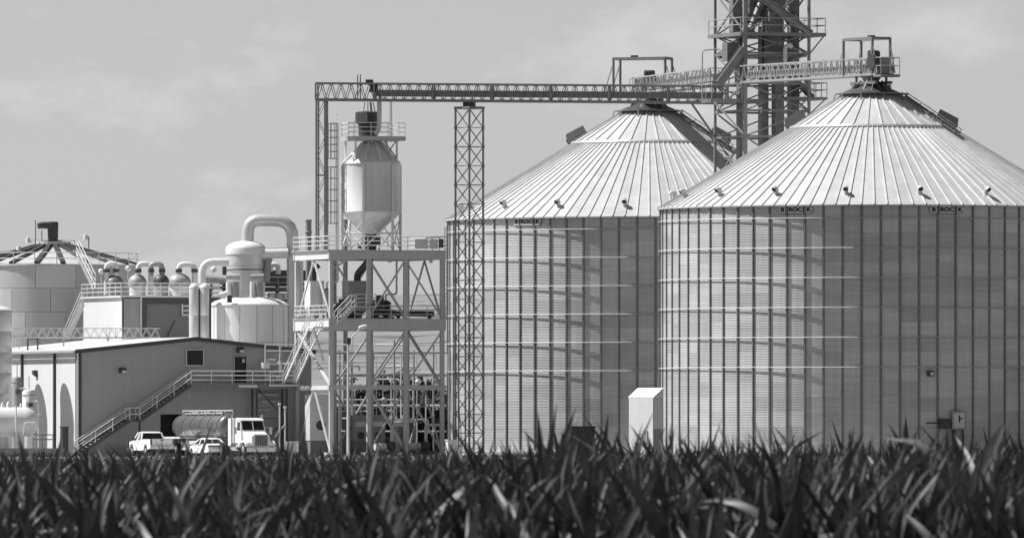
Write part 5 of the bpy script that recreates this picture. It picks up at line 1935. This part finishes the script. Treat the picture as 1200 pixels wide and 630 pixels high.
# ================================================================== VEHICLES  (local frame: forward = fwd, right = rgt)
class Veh:
    def __init__(s, root, c, fwd):
        s.root, s.c = root, Vector(c)
        s.f = Vector(fwd).normalized()
        s.r = Vector((s.f.y, -s.f.x, 0))

    def P(s, x, y, z):
        return s.c + s.r * x + s.f * y + UP * z

    def prof(s, name, m, poly, parent=None, smooth=True):
        """poly: (y, z, halfwidth) outline swept across the vehicle"""
        q = MB()
        n = len(poly)
        lft = [s.P(-w_, y, z) for y, z, w_ in poly]
        rgt = [s.P(w_, y, z) for y, z, w_ in poly]
        q.add(lft + rgt, [tuple(range(n)), tuple(range(2 * n - 1, n - 1, -1))] + [(i, n + i, n + (i + 1) % n, (i + 1) % n) for i in range(n)])
        return q.build(name, m, parent or s.root, smooth=False)

    def box(s, name, m, x, y, z, sx, sy, sz, parent=None):
        q = MB()
        q.box(s.P(x, y, z), sx, sy, sz, s.r, s.f)
        return q.build(name, m, parent or s.root)

    def quad(s, name, m, pts, parent=None, th=.02):
        p = [s.P(*q) for q in pts]
        nn_ = (p[1] - p[0]).cross(p[2] - p[0]).normalized()
        q = MB()
        q.prism(p, nn_ * th)
        return q.build(name, m, parent or s.root)

    def bar(s, name, m, p0, p1, w_, parent=None):
        return bar(parent or s.root, name, s.P(*p0), s.P(*p1), w_, m)

    def wheel(s, x, y, r, wd, rim='chrome'):
        q = MB().lathe([(r * .6, -wd / 2), (r * .93, -wd / 2), (r, -wd * .3), (r, wd * .3), (r * .93, wd / 2), (r * .6, wd / 2)], s.P(x, y, r), 20, axis=s.r)
        w_ = q.build('wheel', 'rubber', s.root, smooth=True)
        q = MB().lathe([(0, -wd * .36), (r * .5, -wd * .42), (r * .62, -wd * .5), (r * .62, wd * .5), (r * .5, wd * .42), (0, wd * .36)], s.P(x, y, r), 16, axis=s.r)
        q.build('rim', rim, w_, smooth=True)
        return w_


def arch(yc, r, z0, w_, n=7, rev=False):
    pts = [(yc + r * math.cos(a), z0 + r * math.sin(a), w_) for a in [math.pi * i / n for i in range(n + 1)]]
    return pts[::-1] if rev else pts


def greenhouse(v, pts_roof, y_base0, y_base1, zb_, wb, wr, zr_, yr0, yr1, glass='car_glass', paint='car_paint'):
    """dark glass body with painted roof and pillars"""
    q = MB()
    base = [(-wb, y_base0, zb_), (wb, y_base0, zb_), (wb, y_base1, zb_), (-wb, y_base1, zb_)]
    top = [(-wr, yr0, zr_), (wr, yr0, zr_), (wr, yr1, zr_), (-wr, yr1, zr_)]
    q.add([v.P(*p) for p in base + top], [(0, 1, 5, 4), (1, 2, 6, 5), (2, 3, 7, 6), (3, 0, 4, 7), (4, 5, 6, 7)])
    g = q.build('window_glass', glass, v.root)
    q = MB()
    e = .04
    rp = [(-wr - e, yr0 - e, zr_ - .02), (wr + e, yr0 - e, zr_ - .02), (wr + e, yr1 + e, zr_ - .02), (-wr - e, yr1 + e, zr_ - .02)]
    ri = [(-wr * .8, yr0 + .15, zr_ + .09), (wr * .8, yr0 + .15, zr_ + .09), (wr * .8, yr1 - .2, zr_ + .09), (-wr * .8, yr1 - .2, zr_ + .09)]
    q.add([v.P(*p) for p in rp + ri], [(0, 1, 5, 4), (1, 2, 6, 5), (2, 3, 7, 6), (3, 0, 4, 7), (4, 5, 6, 7), (3, 2, 1, 0)])
    q.build('roof', paint, v.root, smooth=True)
    for i in range(4):
        v.bar('pillar', paint, base[i], top[i], .10)
    for f_ in pts_roof:
        yb = y_base0 + (y_base1 - y_base0) * f_
        yt = yr0 + (yr1 - yr0) * f_
        for sx in (-1, 1):
            v.bar('pillar', paint, (sx * (wb + .005), yb, zb_), (sx * (wr + .005), yt, zr_), .10)
    return g


# pickup, seen from behind
AW = VX                                              # heading away from the camera
c = ground(189, 838)
t = thing('pickup_truck', 'white extended cab pickup truck parked with its tailgate towards us', 'pickup truck', c)
v = Veh(t, c, AW)
v.c = v.c + v.f * 1.6 + v.r * -.3
hw_ = .97
poly = [(-2.75, .62, hw_), (-2.2, .55, hw_)] + arch(-1.55, .48, .5, hw_, rev=True) + [(-1.0, .45, hw_), (1.3, .45, hw_)] + arch(1.85, .48, .5, hw_, rev=True) + \
       [(2.45, .5, hw_ * .97), (2.72, .6, hw_ * .9), (2.75, 1.0, hw_ * .9), (2.6, 1.12, hw_ * .93), (1.3, 1.22, hw_ * .95), (-.35, 1.22, hw_), (-.36, .9, hw_), (-2.75, .9, hw_)]
v.prof('body', 'car_paint', poly)
for sx in (-1, 1):
    v.box('bed_side', 'car_paint', sx * (hw_ - .05), -1.56, 1.1, .1, 2.38, .42)
    v.box('bed_rail', 'plastic_dark', sx * (hw_ - .05), -1.56, 1.325, .12, 2.38, .03)
    v.box('tail_lamp', 'tail_lamp', sx * (hw_ - .07), -2.765, 1.08, .15, .04, .42)
    v.box('mirror', 'plastic_dark', sx * (hw_ + .14), 1.0, 1.33, .22, .1, .2)
    v.box('mud_flap', 'rubber', sx * .8, -2.1, .45, .28, .03, .4)
v.box('cab_back', 'car_paint', 0, -.4, 1.08, 1.9, .08, .4)
tg = v.box('tailgate', 'car_paint', 0, -2.72, 1.08, 1.64, .07, .5)
v.box('tailgate_handle', 'plastic_dark', 0, -2.765, 1.22, .22, .03, .08, tg)
v.box('tailgate_cap', 'plastic_dark', 0, -2.72, 1.34, 1.64, .09, .03, tg)
v.box('rear_bumper', 'chrome', 0, -2.86, .66, 1.85, .18, .22)
v.box('licence_plate', 'plate', 0, -2.96, .68, .32, .02, .16)
v.box('chassis', 'plastic_dark', 0, 0, .45, 1.5, 4.6, .25)
greenhouse(v, (.36, .55), -.38, 1.42, 1.2, .93, .76, 1.80, -.22, .80)
for x in (-.82, .82):
    for y in (-1.55, 1.85):
        v.wheel(x, y, .39, .27)
v.box('door_handle', 'plastic_dark', -hw_ - .01, .25, 1.08, .03, .18, .05)

# sedan
c = ground(254, 836)
t = thing('sedan_car', 'white rounded sedan car parked between the pickup and the tractor', 'car', c)
v = Veh(t, c, AW)
v.c = v.c + v.f * 1.4 + v.r * -.25
hw_ = .88
poly = [(-2.33, .42, hw_ * .86), (-2.1, .28, hw_ * .95)] + arch(-1.35, .37, .28, hw_, rev=True) + [(-.9, .25, hw_), (.95, .25, hw_)] + arch(1.4, .37, .28, hw_, rev=True) + \
       [(2.1, .28, hw_ * .92), (2.35, .4, hw_ * .8), (2.3, .62, hw_ * .82), (1.9, .78, hw_ * .9), (1.0, .9, hw_ * .95), (-.1, .92, hw_), (-1.4, .97, hw_ * .97), (-2.1, .96, hw_ * .9), (-2.3, .85, hw_ * .86), (-2.36, .6, hw_ * .86)]
v.prof('body', 'car_paint', poly)
greenhouse(v, (.5,), -1.75, .95, .93, .80, .58, 1.32, -.95, .25)
for sx in (-1, 1):
    v.box('tail_lamp', 'tail_lamp', sx * .5, -2.36, .78, .46, .05, .14)
    v.box('mirror', 'car_paint', sx * (hw_ + .08), .62, .98, .16, .1, .12)
v.box('lamp_strip', 'tail_lamp', 0, -2.35, .78, .6, .04, .12)
v.box('rear_bumper', 'car_paint', 0, -2.38, .47, 1.5, .12, .2)
v.box('licence_plate', 'plate', 0, -2.45, .5, .3, .02, .14)
v.box('underbody', 'plastic_dark', 0, 0, .24, 1.4, 3.9, .1)
for x in (-.76, .76):
    for y in (-1.35, 1.4):
        v.wheel(x, y, .31, .2)

# tractor unit facing us
TF = -VX
c = ground(300, 831)
t = thing('truck_tractor', 'white conventional road tractor facing us with tall grille', 'truck', c)
v = Veh(t, c, TF)
v.c = v.c + v.f * -1.2 + v.r * .15
# hood
q = MB()
hp = [(-.80, 2.9, .75), (.80, 2.9, .75), (.86, 1.0, .85), (-.86, 1.0, .85)]
ht_ = [(-.70, 2.75, 1.55), (.70, 2.75, 1.55), (.86, .95, 1.92), (-.86, .95, 1.92)]
q.add([v.P(*p) for p in hp + ht_], [(0, 1, 5, 4), (1, 2, 6, 5), (2, 3, 7, 6), (3, 0, 4, 7), (4, 5, 6, 7), (3, 2, 1, 0)])
v_h = q.build('hood', 'car_paint', t)
gr = v.box('grille', 'plastic_dark', 0, 2.86, 1.12, 1.0, .06, .95)
for k in range(7):
    v.box('grille_bar', 'chrome', -.42 + .14 * k, 2.895, 1.12, .025, .02, .9, gr)
for (x, z, sx, sz) in ((0, 1.63, 1.12, .08), (0, .62, 1.12, .08), (-.53, 1.12, .07, 1.0), (.53, 1.12, .07, 1.0)):
    v.box('grille_frame', 'chrome', x, 2.89, z, sx, .05, sz, gr)
v.box('bumper', 'chrome', 0, 3.0, .52, 2.4, .16, .36)
for sx in (-1, 1):
    # fenders
    q = MB()
    pf = [(2.75, .75), (2.7, 1.0), (2.35, 1.18), (1.6, 1.2), (1.2, 1.0), (1.05, .7), (1.15, .7), (1.3, .95), (1.65, 1.08), (2.3, 1.06), (2.6, .9), (2.65, .75)]
    q.prism([v.P(sx * .78, y, z) for y, z in pf], v.r * (sx * .42))
    q.build('fender', 'car_paint', t)
    v.box('headlamp', 'head_lamp', sx * .92, 2.76, .95, .32, .1, .2)
    v.box('mirror', 'chrome', sx * 1.42, .9, 1.95, .22, .1, .55)
    v.bar('mirror_arm', 'chrome', (sx * 1.0, .8, 2.2), (sx * 1.42, .9, 2.2), .04)
    MB().lathe([(.09, 1.0), (.09, 3.15), (0, 3.15)], v.P(sx * 1.2, -.55, 0), 10).build('exhaust_stack', 'chrome', t, smooth=True)
    MB().lathe([(0, -.7), (.32, -.7), (.32, .7), (0, .7)], v.P(sx * .95, -.1, .75), 16, axis=v.f).build('fuel_tank', 'chrome', t, smooth=True)
    v.box('step', 'chrome', sx * 1.1, .75, .55, .3, .5, .08)
# cab
q = MB()
cb = [(-1.0, -.55, .8), (1.0, -.55, .8), (1.0, 1.0, .8), (-1.0, 1.0, .8)]
ct = [(-.98, -.55, 2.75), (.98, -.55, 2.75), (.92, .62, 2.75), (-.92, .62, 2.75)]
cm = [(-1.0, -.55, 1.92), (1.0, -.55, 1.92), (1.0, 1.0, 1.92), (-1.0, 1.0, 1.92)]
q.add([v.P(*p) for p in cb + cm + ct], [(0, 1, 5, 4), (1, 2, 6, 5), (2, 3, 7, 6), (3, 0, 4, 7), (4, 5, 9, 8), (5, 6, 10, 9), (6, 7, 11, 10), (7, 4, 8, 11), (8, 9, 10, 11)])
q.build('cab', 'car_paint', t)
q = MB()
q.add([v.P(*p) for p in ((-1.02, -.55, 2.75), (1.02, -.55, 2.75), (.98, .72, 2.75), (-.98, .72, 2.75), (-.85, -.5, 2.93), (.85, -.5, 2.93), (.8, .45, 2.9), (-.8, .45, 2.9))],
      [(0, 1, 5, 4), (1, 2, 6, 5), (2, 3, 7, 6), (3, 0, 4, 7), (4, 5, 6, 7), (3, 2, 1, 0)])
q.build('cab_roof', 'car_paint', t)
v.quad('windscreen', 'car_glass', [(.86, .985, 2.0), (-.86, .985, 2.0), (-.82, .70, 2.66), (.82, .70, 2.66)], th=.03)
v.bar('windscreen_divider', 'car_paint', (0, 1.02, 2.0), (0, .73, 2.66), .05)
for sx in (-1, 1):
    pts = [(sx * 1.005, .15, 1.98), (sx * 1.005, .80, 1.98), (sx * .96, .62, 2.6), (sx * .985, .15, 2.6)]
    if sx < 0:
        pts = pts[::-1]
    v.quad('side_window', 'car_glass', pts, th=.02)
v.box('sleeper', 'car_paint', 0, -1.25, 1.85, 2.1, 1.3, 2.1)
v.box('chassis', 'plastic_dark', 0, -2.2, .75, .9, 5.4, .28)
for y in (-3.2, -4.45):
    for x in (-.95, .95):
        v.wheel(x, y, .52, .5)
for x in (-.98, .98):
    v.wheel(x, 1.9, .52, .3)
TV = v

# tank trailer behind it
c2 = v.P(0, -10.2, 0)
t = thing('tank_trailer', 'shiny round tank trailer with top rail coupled behind the white tractor', 'trailer', V(c2, GZ))
v = Veh(t, V(c2, GZ), TF)
LR, zc_ = .93, 2.25
prf = [(0, -6.05)] + [(LR * math.cos(a), -5.7 - .35 * math.sin(a)) for a in (R(70), R(45), R(20))] + [(LR, -5.7), (LR, 5.7)] + [(LR * math.cos(a), 5.7 + .35 * math.sin(a)) for a in (R(20), R(45), R(70))] + [(0, 6.05)]
MB().lathe(prf, v.P(0, 0, zc_), 32, axis=v.f).build('barrel', 'stainless', t, smooth=True)
for y in (-5.2, -3.2, -1.2, 1.0, 3.0, 5.2):
    MB().lathe([(LR + .002, y - .05), (LR + .035, y - .05), (LR + .035, y + .05), (LR + .002, y + .05)], v.P(0, 0, zc_), 32, axis=v.f).build('barrel_ring', 'chrome', t)
for x in (-.45, .45):
    v.bar('top_rail', 'light_paint', (x, -4.5, zc_ + 1.25), (x, 5, zc_ + 1.25), .06)
    for k in range(6):
        v.bar('rail_post', 'light_paint', (x, -4.5 + 1.9 * k, zc_ + .85), (x, -4.5 + 1.9 * k, zc_ + 1.25), .05)
v.box('walkway', 'light_paint', 0, .2, zc_ + 1.03, .8, 9, .05)
for y in (-3, 0, 3):
    MB().lathe([(.28, 0), (.28, .18), (.2, .25), (0, .25)], v.P(0, y, zc_ + 1.03), 14).build('manhole', 'chrome', t, smooth=True)
for x in (-.45, .45):
    v.box('frame_rail', 'plastic_dark', x, -1.5, 1.1, .12, 8.6, .25)
for y in (-3.9, -5.1):
    for x in (-.95, .95):
        v.wheel(x, y, .5, .5)
for x in (-.8, .8):
    v.bar('landing_leg', 'machine_grey', (x, 2.4, .05), (x, 2.4, 1.2), .14)
v.box('hose_tube', 'light_paint', -1.0, -.5, 1.05, .25, 5, .25)
v.box('hose_tube', 'light_paint', 1.0, -.5, 1.05, .25, 5, .25)
v.box('rear_bumper', 'chrome', 0, -5.9, .65, 2.3, .12, .2)

# low flat utility trailer between pickup and sedan
c = ground(215.5, 844)
t = thing('flatbed_trailer', 'low flatbed trailer with pale deck and grey toolbox beyond the pickup', 'trailer', c)
v = Veh(t, c, AW)
v.box('deck', 'white_paint', 0, .2, 1.42, 1.9, 4.0, .14)
v.box('toolbox', 'light_paint', .1, -1.3, .85, 1.2, .9, .75)
v.box('frame_rail', 'plastic_dark', -.5, .2, 1.23, .12, 4.0, .24)
v.box('frame_rail', 'plastic_dark', .5, .2, 1.0, .12, 4.0, .24)
v.box('tail_lamp', 'tail_lamp', -.8, -1.82, 1.3, .2, .05, .12)
for x in (-.8, .8):
    v.wheel(x, .7, .42, .25)
v.bar('drawbar', 'plastic_dark', (0, 2.2, 1.0), (0, 3.2, .7), .1)
v.bar('stand', 'plastic_dark', (0, 3.1, 0), (0, 3.1, .7), .08)

# ================================================================== TREES BEHIND THE FRAME
def leaf_cloud(n, rx, ry, rz, size, seed):
    g = np.random.default_rng(seed)
    cl = g.normal(size=(26, 3))
    cl /= np.linalg.norm(cl, axis=1)[:, None]
    cl *= g.uniform(.35, .95, (26, 1))
    pick = g.integers(0, 26, n)
    p = cl[pick] + g.normal(size=(n, 3)) * .17
    p = p * np.array([rx, ry, rz])
    a = g.normal(size=(n, 3))
    a /= np.linalg.norm(a, axis=1)[:, None]
    b_ = np.cross(a, g.normal(size=(n, 3)))
    b_ /= np.linalg.norm(b_, axis=1)[:, None]
    sz = size * g.uniform(.6, 1.4, (n, 1))
    vs = np.stack([p - a * sz, p + b_ * sz * .5, p + a * sz, p - b_ * sz * .5], 1).reshape(-1, 3)
    return vs, np.arange(4 * n).reshape(-1, 4)


def np_mesh(name, vs, faces, m):
    me = bpy.data.meshes.new(name)
    me.vertices.add(len(vs))
    me.vertices.foreach_set('co', np.ascontiguousarray(vs, dtype=np.float32).ravel())
    k = faces.shape[1]
    me.loops.add(faces.size)
    me.polygons.add(len(faces))
    me.loops.foreach_set('vertex_index', np.ascontiguousarray(faces, dtype=np.int32).ravel())
    me.polygons.foreach_set('loop_start', np.arange(0, faces.size, k, dtype=np.int32))
    me.polygons.foreach_set('loop_total', np.full(len(faces), k, dtype=np.int32))
    me.materials.append(MATS[m])
    me.update(calc_edges=True)
    me.polygons.foreach_set('use_smooth', np.ones(len(faces), dtype=bool))
    return me


crowns = []
for sd_ in (1, 2, 3):
    vs, fs = leaf_cloud(3000, 1, 1, 1, .13, sd_)
    crowns.append(np_mesh('crown', vs, fs, 'tree_leaf'))
tl_ = ((447, 925, 468, 2.6, 'round leafy tree behind the lamp post side of the steel frame'), (466, 940, 440, 3.4, 'tallest dark leafy tree seen through the steel frame'),
       (487, 930, 452, 3.0, 'broad dark leafy tree seen through the east bays of the steel frame'), (508, 935, 446, 3.2, 'dark leafy tree beside the slim lattice tower'),
       (524, 950, 462, 2.8, 'dark leafy tree half hidden behind the slim lattice tower'), (425, 945, 455, 3.0, 'leafy tree behind the west bays of the steel frame'))
for i, (px, Y, pt_, rr, lab) in enumerate(tl_):
    c = ground(px, Y)
    zt = ZZ(pt_, Y)
    t = thing('leafy_tree', lab, 'tree', c, 'trees behind the steel frame')
    hh = zt - GZ
    MB().tube([c - UP * .1, c + UP * hh * .3 + UX * .1, c + UP * hh * .6 - UX * .1, c + UP * hh * .85], [.22, .16, .1, .04], 8).build('trunk', 'bark', t, smooth=True)
    lb = MB()
    for k in range(6):
        a = k * 1.05 + i
        lb.tube([c + UP * hh * (.3 + .06 * k), c + UP * hh * (.45 + .07 * k) + Vector((math.cos(a), math.sin(a), 0)) * rr * .6], [.07, .02], 5)
    lb.build('limbs', 'bark', t)
    o = put('crown', crowns[i % 3], t, (0, 0, hh * .54), i * 1.3)
    o.scale = (rr, rr, hh * .47)

# ================================================================== CORN FIELD
def leaf_strip(Lf, wd, a0, curl, n=7, droop=1.0, twist=0.0, fold=.28, wave=.45):
    """blade leaving the stalk along +x, rising at a0 from vertical and bending over"""
    pts = []
    x = z = 0.0
    ang = a0
    for i in range(n + 1):
        tt = i / n
        ww = wd * (min(1.0, .45 + 2.4 * tt)) * (max(0.0, 1 - tt ** 2.2)) ** .9
        ny = math.cos(twist * tt)
        nz_ = math.sin(twist * tt)
        nx = math.cos(ang)
        pts.append(((x, 0, z), ww / 2, ang, twist * tt))
        st_ = Lf / n
        x += math.sin(ang) * st_
        z += math.cos(ang) * st_
        ang += curl / n * (0.35 + 1.3 * tt) * droop
    vs, fs = [], []
    for (p, h_, an, tw_) in pts:
        nrm_ = np.array((-math.cos(an), 0, math.sin(an)))        # upper side
        sdv = np.array((0, 1.0, 0)) * math.cos(tw_) + nrm_ * math.sin(tw_)
        nv = nrm_ * math.cos(tw_) - np.array((0, 1.0, 0)) * math.sin(tw_)
        p = np.array(p)
        wv_ = wave * math.sin(7.5 * p[2] / max(Lf, .1) * 2 + twist * 5 + p[0] * 9)
        wv2 = wave * math.cos(8.3 * p[2] / max(Lf, .1) * 2 + twist * 3 + p[0] * 8)
        vs += [p - sdv * h_ + nv * h_ * (fold + wv_), p + sdv * (h_ * wv2 * .3), p + sdv * h_ + nv * h_ * (fold + wv2)]
    for i in range(n):
        for k in range(2):
            o_ = i * 3 + k
            fs.append((o_, o_ + 1, o_ + 4, o_ + 3))
    return np.array(vs), np.array(fs)


def leaf_set(n):
    up, mid, low = [], [], []
    g = random.Random(5)
    for k in range(6):
        up.append(leaf_strip(g.uniform(.58, .80), g.uniform(.040, .068), R(g.uniform(2, 16)), R(g.uniform(4, 42)), n, twist=g.uniform(-1.6, 1.6), fold=g.uniform(.25, .6)))
        mid.append(leaf_strip(g.uniform(.70, .90), g.uniform(.054, .082), R(g.uniform(18, 38)), R(g.uniform(50, 105)), n, twist=g.uniform(-1.2, 1.2), fold=g.uniform(.15, .4)))
        low.append(leaf_strip(g.uniform(.65, .85), g.uniform(.07, .09), R(g.uniform(35, 50)), R(g.uniform(90, 130)), n, twist=g.uniform(-.4, .4)))
    return up, mid, low


def plant_layout(g, h):
    """list of (kind, height, azimuth, tilt, scale) for one plant"""
    out = []
    az = g.uniform(0, 6.28)
    n = 8
    for k in range(n):
        f_ = k / (n - 1)
        kind = 2 if f_ < .2 else (1 if f_ < .5 or g.random() < .16 else 0)
        out.append((kind, h * (.16 + .60 * f_ ** .9), az + math.pi * (k % 2) + g.uniform(-.5, .5), g.uniform(-.09, .09), g.uniform(.85, 1.15) * (1.0 if k < n - 1 else .8)))
    return out


def corn_ground(y):
    return 0.0


near = leaf_set(9)
near_me = [[np_mesh('leaf', vs, fs, 'corn_leaf') for vs, fs in grp] for grp in near]
stk_mb = MB().tube([(0, 0, -.05), (0.008, 0, .3), (-.006, .004, .6), (0, 0, .95)], [.016, .014, .012, .006], 6)
stalk_me = shared(stk_mb, 'stalk', 'corn_stalk', 60)

spots = []
g = random.Random(21)
ROW = 0.76
y = 56.0
k = 0
while y < 215:
    half = y * (600 / F) * 1.22 + .25
    step = .155 if y < 95 else (.21 if y < 140 else .26)
    x = -half + g.uniform(0, step)
    while x < half:
        spots.append((x + g.uniform(-.035, .035), y + g.uniform(-.05, .05)))
        x += step * g.uniform(.8, 1.2)
    y += ROW
def plant_h(x, y):
    """plant size, 1.0 = leaf tips near 1.6 m; the crop is a little taller to the right and shorter far out"""
    base = g.gauss(1.15, .068) + .048 * math.tanh((x + .5) / 1.2) + .03 * math.sin(x * 2.3 + y * .21)
    if g.random() < (.08 if x > -.8 else .03):
        base += g.uniform(.05, .14)
    if y > 105:
        base -= min(.19, (y - 105) * .0045)
    return base


inview = [s_ for s_ in spots if abs(s_[0]) < s_[1] * 600 / F * 1.04]
inview.sort(key=lambda s_: s_[1])
solo = inview[:290]
solo_set = set(solo)
CORN_LABEL = 'leafy green corn plant in the front rows of the field'
for (x, y) in solo:
    h = plant_h(x, y)
    t = thing('corn_plant', CORN_LABEL, 'corn plant', (x, y, 0), 'corn plants in the front rows')
    o = put('stalk', stalk_me, t)
    o.scale = (h, h, h)
    for kind, hz_, az, tilt, sc in plant_layout(g, h):
        o = put('leaf', near_me[kind][g.randrange(6)], t, (0, 0, hz_), az)
        o.rotation_euler = (tilt, tilt * .7, az)
        o.scale = (sc * h,) * 3
# the rest of the field as one mass
far_sets = {7: leaf_set(5), 3: leaf_set(3)}
VS, FS = [], []
off = 0
for (x, y) in spots:
    if (x, y) in solo_set:
        continue
    h = plant_h(x, y)
    grp = far_sets[7] if y < 95 else far_sets[3]
    lay = plant_layout(g, h)
    if y > 75:
        lay = lay[3:]
    for kind, hz_, az, tilt, sc in lay:
        vs, fs = grp[kind][g.randrange(6)]
        ca, sa = math.cos(az), math.sin(az)
        px_ = vs[:, 0] + tilt * vs[:, 2]
        q = np.empty_like(vs)
        q[:, 0] = (px_ * ca - vs[:, 1] * sa) * sc * h + x
        q[:, 1] = (px_ * sa + vs[:, 1] * ca) * sc * h + y
        q[:, 2] = vs[:, 2] * sc * h + hz_
        VS.append(q)
        FS.append(fs + off)
        off += len(vs)
me = np_mesh('corn_field', np.concatenate(VS), np.concatenate(FS), 'corn_leaf')
o = bpy.data.objects.new('corn_field', me)
COL.objects.link(o)
o['kind'] = 'stuff'
o['label'] = 'dense rows of green corn stretching towards the works'
o['category'] = 'corn field'

# rough grass and weeds between the corn and the yard
g2 = np.random.default_rng(4)
n = 60000
yy = 430 + 378 * g2.random(n) ** .55
xx = (g2.random(n) * 2 - 1) * yy * 600 / F * 1.15
zz = np.interp(yy, [790, 803], [0, GZ])
hh = g2.uniform(.10, .36, n) * (1 + .7 * (np.sin(xx * .5) * np.sin(yy * .3 + xx * .2) > .5))
aa = g2.uniform(0, 6.28, n)
wv = g2.uniform(.05, .16, n)
le = g2.normal(size=(n, 2)) * .16
v0 = np.stack([xx - np.cos(aa) * wv, yy - np.sin(aa) * wv, zz], 1)
v1 = np.stack([xx + np.cos(aa) * wv, yy + np.sin(aa) * wv, zz], 1)
v2 = np.stack([xx + le[:, 0], yy + le[:, 1], zz + hh], 1)
me = np_mesh('grass', np.stack([v0, v1, v2], 1).reshape(-1, 3), np.arange(3 * n).reshape(-1, 3), 'grass')
o = bpy.data.objects.new('grass', me)
COL.objects.link(o)
o['kind'] = 'stuff'
o['label'] = 'rough grass and weeds between the corn and the yard'
o['category'] = 'grass'
